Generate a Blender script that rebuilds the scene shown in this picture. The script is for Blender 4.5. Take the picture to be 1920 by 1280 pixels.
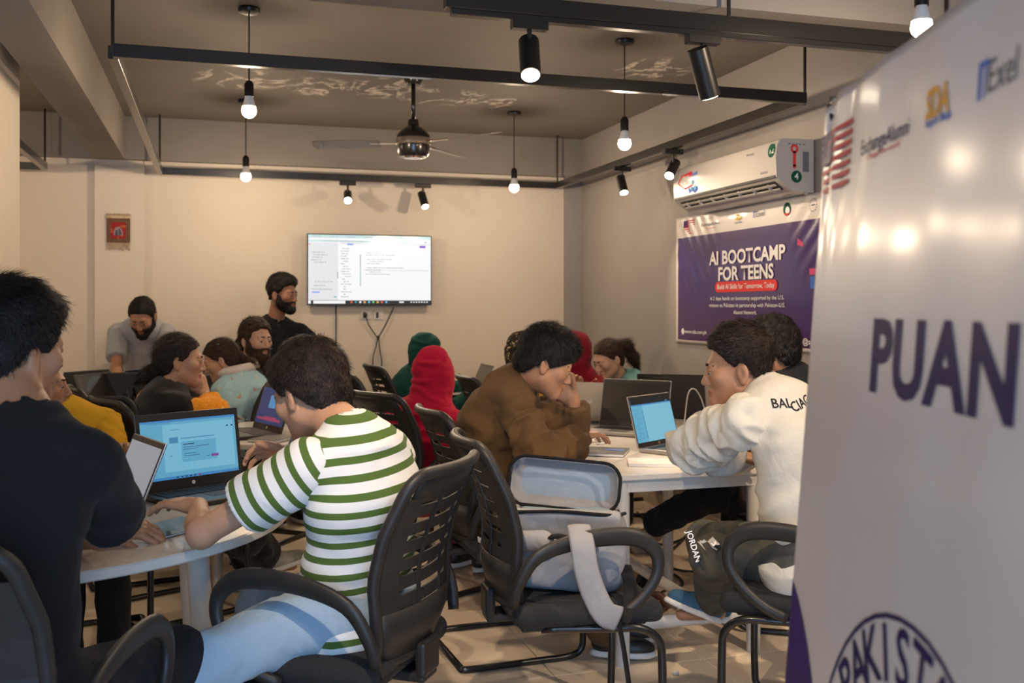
import bpy, bmesh, math, random
import numpy as np
from mathutils import Vector, Matrix, Euler
from mathutils.bvhtree import BVHTree

for o in list(bpy.data.objects):
    bpy.data.objects.remove(o)
random.seed(7)
RNG = np.random.default_rng(7)
scene = bpy.context.scene
COL = scene.collection

# ------------------------------------------------------------------ camera
FPX, HOR, CAMZ, YAW = 1867.0, 575.0, 1.34, math.radians(16.7)
cam_d = bpy.data.cameras.new('camera')
cam_d.sensor_width = 36.0
cam_d.lens = FPX / 1920.0 * 36.0
cam_d.shift_y = -(640.0 - HOR) / 1920.0
cam_d.clip_start = 0.05
cam_d.dof.use_dof = True
cam_d.dof.focus_distance = 3.1
cam_d.dof.aperture_fstop = 4.5
cam = bpy.data.objects.new('camera', cam_d)
COL.objects.link(cam)
cam.location = (0, 0, CAMZ)
cam.rotation_euler = (math.radians(90), 0, -YAW)
scene.camera = cam

# ------------------------------------------------------------------ world, window light, exposure
world = bpy.data.worlds.new('world')
scene.world = world
world.use_nodes = True
bg = world.node_tree.nodes['Background']
bg.inputs['Color'].default_value = (0.42, 0.60, 1.0, 1)
bg.inputs['Strength'].default_value = 1.0

def area_light(name, loc, rot, sx, sy, power, color):
    l = bpy.data.lights.new(name, 'AREA')
    l.shape = 'RECTANGLE'; l.size = sx; l.size_y = sy
    l.energy = power; l.color = color
    o = bpy.data.objects.new(name, l)
    COL.objects.link(o)
    o.location = loc; o.rotation_euler = rot
    return o
# daylight that enters through the shop window in the wall behind the camera
area_light('window_daylight', (-0.05, -1.06, 1.12), (math.radians(90), 0, 0), 1.9, 2.0, 100, (0.35, 0.62, 1.0))

vs = scene.view_settings
vs.view_transform = 'Standard'
vs.look = 'None'
vs.gamma = 1.0
vs.use_curve_mapping = False
vs.exposure = 0.0
cy = scene.cycles
cy.max_bounces = 4; cy.diffuse_bounces = 3; cy.glossy_bounces = 2; cy.transmission_bounces = 4
cy.transparent_max_bounces = 6; cy.caustics_reflective = False; cy.caustics_refractive = False
cy.use_adaptive_sampling = True; cy.adaptive_threshold = 0.08; cy.adaptive_min_samples = 16; cy.sample_clamp_indirect = 4.0
cy.use_light_tree = True

# ------------------------------------------------------------------ helpers
CY, SY = math.cos(YAW), math.sin(YAW)
def cam_xy(x, d):
    return (x * CY + d * SY, d * CY - x * SY)
def W(px, py, d):
    "the point of the room that a measured pixel shows at depth d"
    x = (px - 960.0) / FPX * d
    X, Y = cam_xy(x, d)
    return np.array([X, Y, CAMZ + (HOR - py) / FPX * d])
def cdir(x, f, z=0.0):
    X, Y = cam_xy(x, f)
    v = np.array([X, Y, z], float)
    return v / np.linalg.norm(v)
def nrm(v):
    v = np.asarray(v, float)
    return v / (np.linalg.norm(v) + 1e-12)
def ang_of(f):
    "rotation about z that turns +Y into direction f"
    return math.atan2(-f[0], f[1])

def tag(o, label=None, cat=None, group=None, kind=None):
    if label: o['label'] = label
    if cat: o['category'] = cat
    if group: o['group'] = group
    if kind: o['kind'] = kind
    return o
def empty(name, loc=(0, 0, 0), rz=0.0, label=None, cat=None, group=None):
    o = bpy.data.objects.new(name, None)
    o.empty_display_size = 0.05
    COL.objects.link(o)
    o.location = tuple(loc); o.rotation_euler = (0, 0, rz)
    return tag(o, label, cat, group)
def link(name, me, mat=None, parent=None, smooth=False):
    o = bpy.data.objects.new(name, me)
    COL.objects.link(o)
    if mat is not None:
        me.materials.clear()
        for m in (mat if isinstance(mat, (list, tuple)) else [mat]):
            me.materials.append(m)
    if parent is not None: o.parent = parent
    if smooth: me.shade_smooth()
    return o
def mesh_of(verts, faces, name='m'):
    me = bpy.data.meshes.new(name)
    me.from_pydata([tuple(map(float, v)) for v in verts], [], [tuple(int(i) for i in f) for f in faces])
    me.update()
    return me
def copy_tree(o, parent=None):
    c = o.copy(); COL.objects.link(c)
    if parent is not None: c.parent = parent
    for ch in o.children: copy_tree(ch, c)
    return c

class MB:
    "collects simple shapes into one bmesh"
    def __init__(s): s.bm = bmesh.new()
    def box(s, lo, hi, bevel=0.0, seg=2, rot=None, pivot=None):
        lo = Vector(lo); hi = Vector(hi)
        r = bmesh.ops.create_cube(s.bm, size=1.0)
        vs_ = r['verts']; c = (lo + hi) / 2; d = hi - lo
        for v in vs_: v.co = Vector((v.co.x * d.x, v.co.y * d.y, v.co.z * d.z)) + c
        if rot is not None:
            bmesh.ops.rotate(s.bm, cent=Vector(pivot) if pivot is not None else c, matrix=rot, verts=vs_)
        if bevel > 0:
            es = list({e for v in vs_ for e in v.link_edges})
            bmesh.ops.bevel(s.bm, geom=es, offset=min(bevel, 0.49 * min(d)), segments=seg, profile=0.5, affect='EDGES')
        return s
    def cyl(s, a, b, r1, r2=None, n=16, caps=True):
        a = Vector(a); b = Vector(b); r2 = r1 if r2 is None else r2
        d = b - a; L = d.length
        q = Vector((0, 0, 1)).rotation_difference(d.normalized()) if L > 1e-9 else Euler().to_quaternion()
        M = Matrix.Translation((a + b) / 2) @ q.to_matrix().to_4x4()
        bmesh.ops.create_cone(s.bm, cap_ends=caps, segments=n, radius1=r1, radius2=r2, depth=L, matrix=M)
        return s
    def tube(s, pts, r, n=10, closed=False, ry=None):
        pts = [Vector(p) for p in pts]; m = len(pts)
        rs = r if isinstance(r, (list, tuple)) else [r] * m
        ry = ry if ry is not None else None
        rings = []; up = None
        for i in range(m):
            if closed: t = (pts[(i + 1) % m] - pts[i - 1]).normalized()
            elif i == 0: t = (pts[1] - pts[0]).normalized()
            elif i == m - 1: t = (pts[-1] - pts[-2]).normalized()
            else: t = ((pts[i + 1] - pts[i]).normalized() + (pts[i] - pts[i - 1]).normalized()).normalized()
            if up is None:
                up = Vector((0, 0, 1)) if abs(t.z) < 0.9 else Vector((1, 0, 0))
            sd = t.cross(up)
            if sd.length < 1e-4: sd = t.cross(Vector((0.3, 1, 0.2)))
            sd.normalize(); up = sd.cross(t).normalized()
            b_ = ry if ry is not None else rs[i]
            rings.append([s.bm.verts.new(pts[i] + sd * rs[i] * math.cos(2 * math.pi * k / n) + up * (b_ if ry is not None else rs[i]) * math.sin(2 * math.pi * k / n)) for k in range(n)])
        for i in range(m if closed else m - 1):
            A = rings[i]; B = rings[(i + 1) % m]
            for k in range(n):
                s.bm.faces.new((A[k], A[(k + 1) % n], B[(k + 1) % n], B[k]))
        if not closed:
            s.bm.faces.new(rings[0][::-1]); s.bm.faces.new(rings[-1])
        return s
    def sphere(s, c, r, u=16, v=12):
        r = r if isinstance(r, (tuple, list)) else (r, r, r)
        M = Matrix.Translation(Vector(c)) @ Matrix.Diagonal((r[0], r[1], r[2], 1))
        bmesh.ops.create_uvsphere(s.bm, u_segments=u, v_segments=v, radius=1.0, matrix=M)
        return s
    def lathe(s, prof, c=(0, 0, 0), n=24):
        c = Vector(c); rings = []
        for (r, z) in prof:
            rings.append([s.bm.verts.new(c + Vector((r * math.cos(2 * math.pi * k / n), r * math.sin(2 * math.pi * k / n), z))) for k in range(n)])
        for A, B in zip(rings[:-1], rings[1:]):
            for k in range(n): s.bm.faces.new((A[k], A[(k + 1) % n], B[(k + 1) % n], B[k]))
        s.bm.faces.new(rings[0][::-1]); s.bm.faces.new(rings[-1])
        return s
    def prism(s, poly, z0, z1, axis='z'):
        "poly = 2-D outline, extruded along an axis"
        def m(p, z):
            return {'z': (p[0], p[1], z), 'y': (p[0], z, p[1]), 'x': (z, p[0], p[1])}[axis]
        a = [s.bm.verts.new(m(p, z0)) for p in poly]; b = [s.bm.verts.new(m(p, z1)) for p in poly]
        n = len(poly)
        s.bm.faces.new(a[::-1]); s.bm.faces.new(b)
        for k in range(n): s.bm.faces.new((a[k], a[(k + 1) % n], b[(k + 1) % n], b[k]))
        return s
    def mesh(s, name='m'):
        bmesh.ops.recalc_face_normals(s.bm, faces=s.bm.faces[:])
        me = bpy.data.meshes.new(name); s.bm.to_mesh(me); s.bm.free()
        return me
    def build(s, name, mat=None, parent=None, smooth=False, loc=None, rot=None, auto=None):
        me = s.mesh(name)
        o = link(name, me, mat, parent, smooth)
        if auto is not None:
            me.shade_smooth()
            try: me.set_sharp_from_angle(angle=math.radians(auto))
            except Exception: pass
        if loc is not None: o.location = loc
        if rot is not None: o.rotation_euler = rot
        return o

def bez(pts, n=8):
    "Catmull-Rom through pts"
    P = [np.asarray(p, float) for p in pts]
    P = [2 * P[0] - P[1]] + P + [2 * P[-1] - P[-2]]
    out = []
    for i in range(1, len(P) - 2):
        for k in range(n):
            t = k / n
            a, b, c, d = P[i - 1], P[i], P[i + 1], P[i + 2]
            out.append(0.5 * ((2 * b) + (-a + c) * t + (2 * a - 5 * b + 4 * c - d) * t * t + (-a + 3 * b - 3 * c + d) * t ** 3))
    out.append(P[-2])
    return out

# ------------------------------------------------------------------ materials
def new_mat(name):
    m = bpy.data.materials.new(name); m.use_nodes = True
    nt = m.node_tree
    return m, nt, nt.nodes['Principled BSDF']
def N(nt, t, **kw):
    n = nt.nodes.new(t)
    for k, v in kw.items(): setattr(n, k, v)
    return n
def mat(name, col, rough=0.5, metal=0.0, var=0.0, vscale=6.0, bump=0.0, bscale=60.0, spec=0.5, coat=0.0, sheen=0.0, alpha=1.0, stretch=None, col2=None, trans=0.0, detail=4.0):
    m, nt, b = new_mat(name)
    b.inputs['Base Color'].default_value = (*col, 1)
    b.inputs['Roughness'].default_value = rough
    b.inputs['Metallic'].default_value = metal
    b.inputs['Specular IOR Level'].default_value = spec
    b.inputs['Coat Weight'].default_value = coat
    b.inputs['Sheen Weight'].default_value = sheen
    b.inputs['Transmission Weight'].default_value = trans
    tc = N(nt, 'ShaderNodeTexCoord')
    src = tc.outputs['Object']
    if stretch is not None:
        mp = N(nt, 'ShaderNodeMapping'); mp.inputs['Scale'].default_value = stretch
        nt.links.new(src, mp.inputs['Vector']); src = mp.outputs['Vector']
    if var > 0 or col2 is not None:
        no = N(nt, 'ShaderNodeTexNoise'); no.inputs['Scale'].default_value = vscale; no.inputs['Detail'].default_value = detail
        nt.links.new(src, no.inputs['Vector'])
        cr = N(nt, 'ShaderNodeValToRGB')
        c2 = col2 if col2 is not None else tuple(min(1, c * (1 + var)) for c in col)
        c1 = col if col2 is not None else tuple(c * (1 - var) for c in col)
        cr.color_ramp.elements[0].position = 0.32; cr.color_ramp.elements[1].position = 0.68
        cr.color_ramp.elements[0].color = (*c1, 1); cr.color_ramp.elements[1].color = (*c2, 1)
        nt.links.new(no.outputs['Fac'], cr.inputs['Fac']); nt.links.new(cr.outputs['Color'], b.inputs['Base Color'])
    if bump > 0:
        nb = N(nt, 'ShaderNodeTexNoise'); nb.inputs['Scale'].default_value = bscale; nb.inputs['Detail'].default_value = 3
        nt.links.new(src, nb.inputs['Vector'])
        bp = N(nt, 'ShaderNodeBump'); bp.inputs['Strength'].default_value = bump; bp.inputs['Distance'].default_value = 0.01
        nt.links.new(nb.outputs['Fac'], bp.inputs['Height']); nt.links.new(bp.outputs['Normal'], b.inputs['Normal'])
    return m
def emis(name, col, strength, rough=0.3):
    m, nt, b = new_mat(name)
    b.inputs['Base Color'].default_value = (*[c * 0.2 for c in col], 1)
    b.inputs['Roughness'].default_value = rough
    b.inputs['Emission Color'].default_value = (*col, 1)
    b.inputs['Emission Strength'].default_value = strength
    return m
def fabric(name, col, var=0.12, rough=0.92, sheen=0.04, weave=420.0, crease=9.0, cstr=0.35):
    "woven cloth: fine weave and soft creases as relief"
    m, nt, b = new_mat(name)
    b.inputs['Roughness'].default_value = rough
    b.inputs['Sheen Weight'].default_value = sheen
    b.inputs['Specular IOR Level'].default_value = 0.12
    tc = N(nt, 'ShaderNodeTexCoord')
    n1 = N(nt, 'ShaderNodeTexNoise'); n1.inputs['Scale'].default_value = weave
    n2 = N(nt, 'ShaderNodeTexNoise'); n2.inputs['Scale'].default_value = crease; n2.inputs['Detail'].default_value = 5; n2.inputs['Distortion'].default_value = 1.2
    nt.links.new(tc.outputs['Object'], n1.inputs['Vector']); nt.links.new(tc.outputs['Object'], n2.inputs['Vector'])
    cr = N(nt, 'ShaderNodeValToRGB')
    cr.color_ramp.elements[0].color = (*[c * (1 - var) for c in col], 1); cr.color_ramp.elements[1].color = (*[min(1, c * (1 + var)) for c in col], 1)
    nt.links.new(n1.outputs['Fac'], cr.inputs['Fac']); nt.links.new(cr.outputs['Color'], b.inputs['Base Color'])
    b1 = N(nt, 'ShaderNodeBump'); b1.inputs['Strength'].default_value = 0.12; b1.inputs['Distance'].default_value = 0.002
    b2 = N(nt, 'ShaderNodeBump'); b2.inputs['Strength'].default_value = cstr; b2.inputs['Distance'].default_value = 0.02
    nt.links.new(n1.outputs['Fac'], b1.inputs['Height']); nt.links.new(n2.outputs['Fac'], b2.inputs['Height'])
    nt.links.new(b2.outputs['Normal'], b1.inputs['Normal']); nt.links.new(b1.outputs['Normal'], b.inputs['Normal'])
    return m
# ------------------------------------------------------------------ room shell
XL, XR, YF, YB, ZC, ZBEAM = -4.0, 2.857, -1.0, 7.6, 2.69, 2.38
def plaster(name, c1, c2, scale, rough, bump):
    return mat(name, c1, rough, col2=c2, vscale=scale, bump=bump, bscale=14.0)
M_CREAM = plaster('cream_plaster', (0.66, 0.575, 0.47), (0.69, 0.605, 0.495), 1.3, 0.75, 0.04)
M_GREYW = plaster('grey_plaster', (0.30, 0.272, 0.25), (0.33, 0.30, 0.275), 1.6, 0.7, 0.05)
M_BEAM = plaster('beam_paint', (0.235, 0.205, 0.18), (0.265, 0.235, 0.205), 2.0, 0.8, 0.08)

def ceiling_mat():
    m, nt, b = new_mat('ceiling_paint')
    L = nt.links.new
    tc = N(nt, 'ShaderNodeTexCoord')
    n1 = N(nt, 'ShaderNodeTexNoise'); n1.inputs['Scale'].default_value = 1.7; n1.inputs['Detail'].default_value = 8
    L(tc.outputs['Object'], n1.inputs['Vector'])
    r1 = N(nt, 'ShaderNodeValToRGB')
    r1.color_ramp.elements[0].color = (0.150, 0.130, 0.112, 1); r1.color_ramp.elements[1].color = (0.205, 0.18, 0.155, 1)
    L(n1.outputs['Fac'], r1.inputs['Fac'])
    # salt blooms and flaking paint in a patch in front of the far wall
    def blob(cx, cy, rx, ry):
        mp = N(nt, 'ShaderNodeMapping'); mp.inputs['Location'].default_value = (-cx / rx, -cy / ry, 0); mp.inputs['Scale'].default_value = (1 / rx, 1 / ry, 0)
        L(tc.outputs['Object'], mp.inputs['Vector'])
        ln = N(nt, 'ShaderNodeVectorMath', operation='LENGTH'); L(mp.outputs['Vector'], ln.inputs[0])
        mr = N(nt, 'ShaderNodeMapRange'); mr.inputs['From Min'].default_value = 1.0; mr.inputs['From Max'].default_value = 0.55
        L(ln.outputs['Value'], mr.inputs['Value'])
        return mr.outputs['Result']
    acc = None
    for a in ((0.18, 6.12, 0.34, 0.30), (0.62, 6.2, 0.22, 0.30), (1.02, 6.12, 0.26, 0.34), (1.42, 6.28, 0.34, 0.28), (1.85, 6.35, 0.26, 0.2), (2.4, 5.2, 0.25, 0.3)):
        o_ = blob(*a)
        if acc is None: acc = o_
        else:
            mx = N(nt, 'ShaderNodeMath', operation='MAXIMUM'); L(acc, mx.inputs[0]); L(o_, mx.inputs[1]); acc = mx.outputs[0]
    n2 = N(nt, 'ShaderNodeTexNoise'); n2.inputs['Scale'].default_value = 4.2; n2.inputs['Detail'].default_value = 5; n2.inputs['Distortion'].default_value = 1.0
    mp2 = N(nt, 'ShaderNodeMapping'); mp2.inputs['Scale'].default_value = (1.0, 0.6, 1.0); L(tc.outputs['Object'], mp2.inputs['Vector']); L(mp2.outputs['Vector'], n2.inputs['Vector'])
    sub = N(nt, 'ShaderNodeMath', operation='SUBTRACT'); L(n2.outputs['Fac'], sub.inputs[0]); sub.inputs[1].default_value = 0.5
    ab = N(nt, 'ShaderNodeMath', operation='ABSOLUTE'); L(sub.outputs[0], ab.inputs[0])
    mr = N(nt, 'ShaderNodeMapRange'); mr.inputs['From Min'].default_value = 0.06; mr.inputs['From Max'].default_value = 0.005
    L(ab.outputs[0], mr.inputs['Value'])
    n3 = N(nt, 'ShaderNodeTexNoise'); n3.inputs['Scale'].default_value = 22; n3.inputs['Detail'].default_value = 5
    L(tc.outputs['Object'], n3.inputs['Vector'])
    m3 = N(nt, 'ShaderNodeMapRange'); m3.inputs['From Min'].default_value = 0.35; m3.inputs['From Max'].default_value = 0.62
    L(n3.outputs['Fac'], m3.inputs['Value'])
    mu = N(nt, 'ShaderNodeMath', operation='MULTIPLY'); L(mr.outputs['Result'], mu.inputs[0]); L(acc, mu.inputs[1])
    mu2 = N(nt, 'ShaderNodeMath', operation='MULTIPLY'); L(mu.outputs[0], mu2.inputs[0]); L(m3.outputs['Result'], mu2.inputs[1])
    mu3 = N(nt, 'ShaderNodeMath', operation='MULTIPLY'); L(mu2.outputs[0], mu3.inputs[0]); mu3.inputs[1].default_value = 1.9; mu3.use_clamp = True
    mix = N(nt, 'ShaderNodeMix', data_type='RGBA')
    L(mu3.outputs[0], mix.inputs['Factor']); L(r1.outputs['Color'], mix.inputs['A']); mix.inputs['B'].default_value = (0.60, 0.53, 0.46, 1)
    L(mix.outputs['Result'], b.inputs['Base Color'])
    b.inputs['Roughness'].default_value = 0.75
    bp = N(nt, 'ShaderNodeBump'); bp.inputs['Strength'].default_value = 0.25; bp.inputs['Distance'].default_value = 0.01
    ad = N(nt, 'ShaderNodeMath', operation='ADD'); L(n1.outputs['Fac'], ad.inputs[0]); L(mu3.outputs[0], ad.inputs[1])
    L(ad.outputs[0], bp.inputs['Height']); L(bp.outputs['Normal'], b.inputs['Normal'])
    return m
M_CEIL = ceiling_mat()

def struct(name, mb, m, parent=None):
    o = mb.build(name, m, parent)
    if parent is None: o['kind'] = 'structure'
    return o
TH = 0.15
M_GROUT = mat('tile_grout', (0.30, 0.24, 0.18), 0.9, var=0.1)
floor = struct('floor', MB().box((XL, YF, -0.12), (XR, YB, -0.004)), M_GROUT)
# ceramic floor tiles
TILE = 0.6
tm = MB().box((-TILE / 2 + 0.0018, -TILE / 2 + 0.0018, -0.0115), (TILE / 2 - 0.0018, TILE / 2 - 0.0018, 0.0), 0.0012, 1).mesh('tile')
M_TILES = [mat('floor_tile_%d' % i, c, 0.28, var=0.05, vscale=3.5, bump=0.02, bscale=9) for i, c in enumerate(((0.80, 0.66, 0.50), (0.78, 0.64, 0.485), (0.82, 0.68, 0.515)))]
tmeshes = []
for m_ in M_TILES:
    c_ = tm.copy(); c_.materials.append(m_); tmeshes.append(c_)
nx = int((XR - XL) / TILE); ny = int((YB - YF) / TILE)
for i in range(nx + 1):
    for j in range(ny + 1):
        cx = XR - 0.17 - TILE * i; cy = YB - 0.28 - TILE * j
        if cx < XL + 0.28 or cy < YF + 0.3: continue
        t = bpy.data.objects.new('tile', random.choice(tmeshes)); COL.objects.link(t)
        t.parent = floor; t.location = (cx, cy, 0.0)

struct('ceiling', MB().box((XL, YF, ZC), (XR, YB, ZC + 0.1)), M_CEIL)
struct('wall_back', MB().box((XL, YB, 0), (XR, YB + TH, ZC)), M_CREAM)
struct('wall_right', MB().box((XR, YF, 0), (XR + TH, YB, ZC)), M_GREYW)
struct('wall_left', MB().box((XL - TH, YF, 0), (XL, YB, ZC)), M_CREAM)
# wall behind the camera with the shop window
wf = MB()
wx0, wx1, wz0, wz1 = -1.05, 0.95, 0.06, 2.2
wf.box((XL, YF - TH, 0), (wx0, YF, ZC)).box((wx1, YF - TH, 0), (XR, YF, ZC)).box((wx0, YF - TH, 0), (wx1, YF, wz0)).box((wx0, YF - TH, wz1), (wx1, YF, ZC))
struct('wall_front', wf, M_CREAM)
M_WINFR = mat('window_frame_metal', (0.05, 0.05, 0.055), 0.4, 0.6)
win = empty('window_1', (0, YF - 0.08, 0)); win['kind'] = 'structure'
fr = MB()
for x in (wx0, -0.05, wx1): fr.box((x - 0.025, -0.03, wz0), (x + 0.025, 0.03, wz1))
for z in (wz0, wz1): fr.box((wx0, -0.03, z - 0.025), (wx1, 0.03, z + 0.025))
fr.build('window_frame', M_WINFR, win)
M_GLASS = mat('window_glass', (0.9, 0.95, 1.0), 0.02, trans=1.0)
for x0, x1 in ((wx0 + .03, -.08), (-.02, wx1 - .03)):
    MB().box((x0, -0.004, wz0 + .02), (x1, 0.004, wz1 - .02)).build('pane', M_GLASS, win)

# concrete beams
def beam(name, lo, hi, m=M_BEAM):
    return struct(name, MB().box(lo, hi), m)
beam('ceiling_beam', (-0.80, 3.44, ZBEAM), (-0.60, YB - 0.06, ZC))
beam('ceiling_beam', (XL, YB - 0.06, ZBEAM + 0.005), (XR, YB, ZC))
beam('ceiling_beam', (XL, 3.10, ZBEAM), (XR, 3.44, ZC))
# pillars
beam('pillar', (2.717, YB - 0.03, 0), (XR, YB, ZC), M_GREYW)
beam('pillar', (-0.80, YB - 0.045, 0), (-0.47, YB, ZBEAM), M_CREAM)
beam('pillar', (-1.22, 4.62, 0), (-0.86, 5.08, ZC), M_CREAM)
# low skirting along the walls
M_SKIRT = mat('skirting_tile', (0.42, 0.34, 0.26), 0.35, var=0.06)
beam('baseboard_back', (XL, YB - 0.012, 0), (2.7, YB, 0.09), M_SKIRT)
beam('baseboard_right', (XR - 0.012, YF, 0), (XR, YB - 0.03, 0.09), M_SKIRT)

# ------------------------------------------------------------------ hanging track rails
M_RAIL = mat('rail_black', (0.012, 0.011, 0.011), 0.28, 0.0, spec=0.55, coat=0.3)
M_DARK = mat('dark_metal', (0.02, 0.018, 0.017), 0.38, 0.4)
ZR = 2.295
def bar(parent, a, b, w=0.038, h=0.05, name='bar'):
    a = Vector(a); b = Vector(b); d = b - a
    o = MB().box((-w / 2, 0, -h / 2), (w / 2, d.length, h / 2), 0.002, 1).build(name, M_RAIL, parent)
    o.location = a; o.rotation_euler = (0, 0, math.atan2(-d.x, d.y))
    return o
def rod(parent, x, y, z0=ZR):
    MB().cyl((x, y, z0), (x, y, ZC), 0.007, n=8).build('hanger_rod', M_RAIL, parent)
def rail_frame(label, x0, x1, y0, y1, rods):
    f = empty('ceiling_light_rig', (0, 0, 0), 0, label, 'light rig')
    bar(f, (x0, y0, ZR), (x1, y0, ZR)); bar(f, (x0, y1, ZR), (x1, y1, ZR))
    bar(f, (x0, y0 + .019, ZR), (x0, y1 - .019, ZR)); bar(f, (x1, y0 + .019, ZR), (x1, y1 - .019, ZR))
    for x, y in rods: rod(f, x, y)
    return f
RX0, RX1, RY0, RY1 = -0.36, 2.60, 3.99, 7.42
rail_frame('black rectangular rail frame hung from the ceiling around the ceiling fan', RX0, RX1, RY0, RY1,
           ((RX0, RY0), (RX1, RY0), (RX0 - .0, RY1), (RX1, RY1)))
rail_frame('black rail frame corner showing at the far left beside the pillar', -3.0, -1.10, 4.6, 7.42, ((-1.10, 7.42), (-3.0, 7.42), (-1.10, 4.6)))
nr = empty('track_rail', (0, 0, 0), 0, 'thick black lighting track crossing the top right of the ceiling', 'track rail')
bar(nr, (0.70, 3.07, ZR + .012), (2.70, 3.07, ZR + .012), 0.05, 0.055)
bar(nr, (0.72, 3.07, ZR - .024), (2.68, 3.07, ZR - .024), 0.035, 0.02, 'track')
for x in (0.8, 1.7, 2.6): rod(nr, x, 3.07, ZR + .03)

# ------------------------------------------------------------------ lamps
WARM = (1.0, 0.77, 0.54)
PEND = 24.0
def bulb_mat():
    "frosted bulb: lets the light of the filament inside through and glows itself"
    m, nt, b = new_mat('bulb_glow')
    tr = N(nt, 'ShaderNodeBsdfTransparent'); em = N(nt, 'ShaderNodeEmission'); ad = N(nt, 'ShaderNodeAddShader')
    em.inputs['Color'].default_value = (1.0, 0.80, 0.56, 1); em.inputs['Strength'].default_value = 14
    nt.links.new(tr.outputs[0], ad.inputs[0]); nt.links.new(em.outputs[0], ad.inputs[1])
    nt.links.new(ad.outputs[0], nt.nodes['Material Output'].inputs['Surface'])
    m.cycles.emission_sampling = 'NONE'
    return m
M_BULB = bulb_mat()
M_BULBN = mat('bulb_neck', (0.75, 0.72, 0.68), 0.4)
M_SPOTG = emis('spot_glow', (1.0, 0.84, 0.62), 60)
M_SPOTG.cycles.emission_sampling = 'NONE'
def pendant(px, d, zb, label, X=None, Y=None):
    if X is None:
        p = W(px, HOR, d); X, Y = p[0], p[1]
    t = empty('pendant_bulb', (X, Y, ZC), 0, label, 'pendant light', 'bare bulb pendants')
    z = zb - ZC
    MB().lathe(((0.0, 0), (0.045, 0), (0.05, -0.008), (0.046, -0.022), (0.012, -0.03), (0.0, -0.03))).build('ceiling_rose', M_DARK, t, auto=40)
    MB().cyl((0, 0, -0.02), (0, 0, z + 0.12), 0.0032, n=8).build('cord', M_DARK, t)
    MB().lathe(((0.0, z + .135), (0.012, z + .135), (0.021, z + .12), (0.021, z + .065), (0.0, z + .065))).build('socket', M_DARK, t, auto=40)
    MB().lathe(((0.0, z + .066), (0.0165, z + .066), (0.024, z + .04), (0.030, z + .018), (0.0, z + .018))).build('bulb_neck', M_BULBN, t, auto=50)
    n = 5
    pr = [(0.0, z + .02), (0.030, z + .02)] + [(0.034 * math.cos(a), z + 0.034 * math.sin(a)) for a in np.linspace(0.45, -1.5, n)] + [(0.0, z - .034)]
    MB().lathe(pr, n=18).build('bulb', M_BULB, t, True)
    l = bpy.data.lights.new('bulb_light', 'POINT'); l.energy = PEND; l.color = WARM; l.shadow_soft_size = 0.026
    o = bpy.data.objects.new('bulb_light', l); COL.objects.link(o); o.parent = t; o.location = (0, 0, z - .002)
pendant(467, 4.5, 2.225, 'lit pendant bulb on the left, nearer and higher of the stacked left pair')
pendant(461, 6.5, 2.19, 'lit pendant bulb on the left, lower and farther of the stacked left pair')
pendant(964, 6.9, 2.165, 'lit pendant bulb right of the fan, over the far right of the beige wall')
pendant(1171, 5.04, 2.165, 'lit pendant bulb hanging before the grey wall left of the air conditioner')
pendant(1728, 3.03, 2.19, 'lit pendant bulb at the top right, half hidden by the standing banner')
for i, (x, y) in enumerate(((-1.8, 4.2), (-1.9, 6.2), (-2.2, 1.6), (0.9, 0.3))):  # unseen bulbs, added as fill light for the room
    pendant(0, 0, 2.19, 'bare pendant bulb added as fill light outside the picture, ' + ('left of the pillar', 'over the far left corner', 'at the left wall', 'above the camera')[i], x, y)

def spot(loc, aim, label, power=26, lit=True, head=0.13, r=0.03, cone_deg=70):
    loc = Vector(loc); aim = Vector(aim)
    t = empty('track_spotlight', loc, 0, label, 'spotlight', 'track spotlights')
    MB().box((-.06, -.018, -.03), (.06, .018, 0.0), .002, 1).build('adapter', M_DARK, t)
    MB().cyl((0, 0, -.03), (0, 0, -.085), .008, n=10).build('stem', M_DARK, t)
    dr = (aim - (loc + Vector((0, 0, -.11)))).normalized()
    c = Vector((0, 0, -.11)); a = c - dr * head * .4; b = c + dr * head * .6
    MB().cyl(a, b, r, n=24).build('lamp_head', M_DARK, t, auto=40)
    MB().cyl(b + dr * .0005, b + dr * .002, r * .86, n=24).build('lens', M_SPOTG if lit else M_BULBN, t)
    if lit:
        l = bpy.data.lights.new('spot_beam', 'SPOT'); l.energy = power; l.color = WARM
        l.spot_size = math.radians(cone_deg); l.spot_blend = 0.6; l.shadow_soft_size = r * .8
        o = bpy.data.objects.new('spot_beam', l); COL.objects.link(o); o.parent = t
        o.location = b + dr * .006; o.rotation_euler = dr.to_track_quat('-Z', 'Y').to_euler()
zt = ZR - .03
ys = RY1
def on_back(px): # X on the far rail for a pixel column
    k = (px - 960) / FPX
    d = ys / (CY - SY * k); return d * (CY * k + SY)
spot((on_back(652), ys - .0, zt + .005), (0.65, 4.6, 0.5), 'small track spotlight on the far rail shining at the viewer, left of its neighbour', 60)
spot((on_back(793), ys - .0, zt + .005), (1.75, 6.4, 0.6), 'small track spotlight on the far rail tilted right, above the television', 50)
def on_right(px):
    k = (px - 960) / FPX
    d = RX1 / (CY * k + SY); return d * (CY - SY * k)
spot((RX1, on_right(1166), zt + .005), (2.55, 5.0, 0.3), 'track spotlight on the right rail before the grey wall corner', 40)
spot((RX1, on_right(1262), zt + .005), (1.2, 4.1, 0.4), 'track spotlight glaring at the upper left corner of the air conditioner', 85, cone_deg=46)
spot((0.98, 3.07, ZR - .03), (0.70, 1.9, 0.2), 'bright track spotlight on the near track glaring towards the viewer', 60, head=.15, r=.034)
spot((1.60, 3.07, ZR - .03), (2.35, 3.5, 0.5), 'dark track spotlight on the near track tilted away to the right', 95, head=.17, r=.036)

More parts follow.
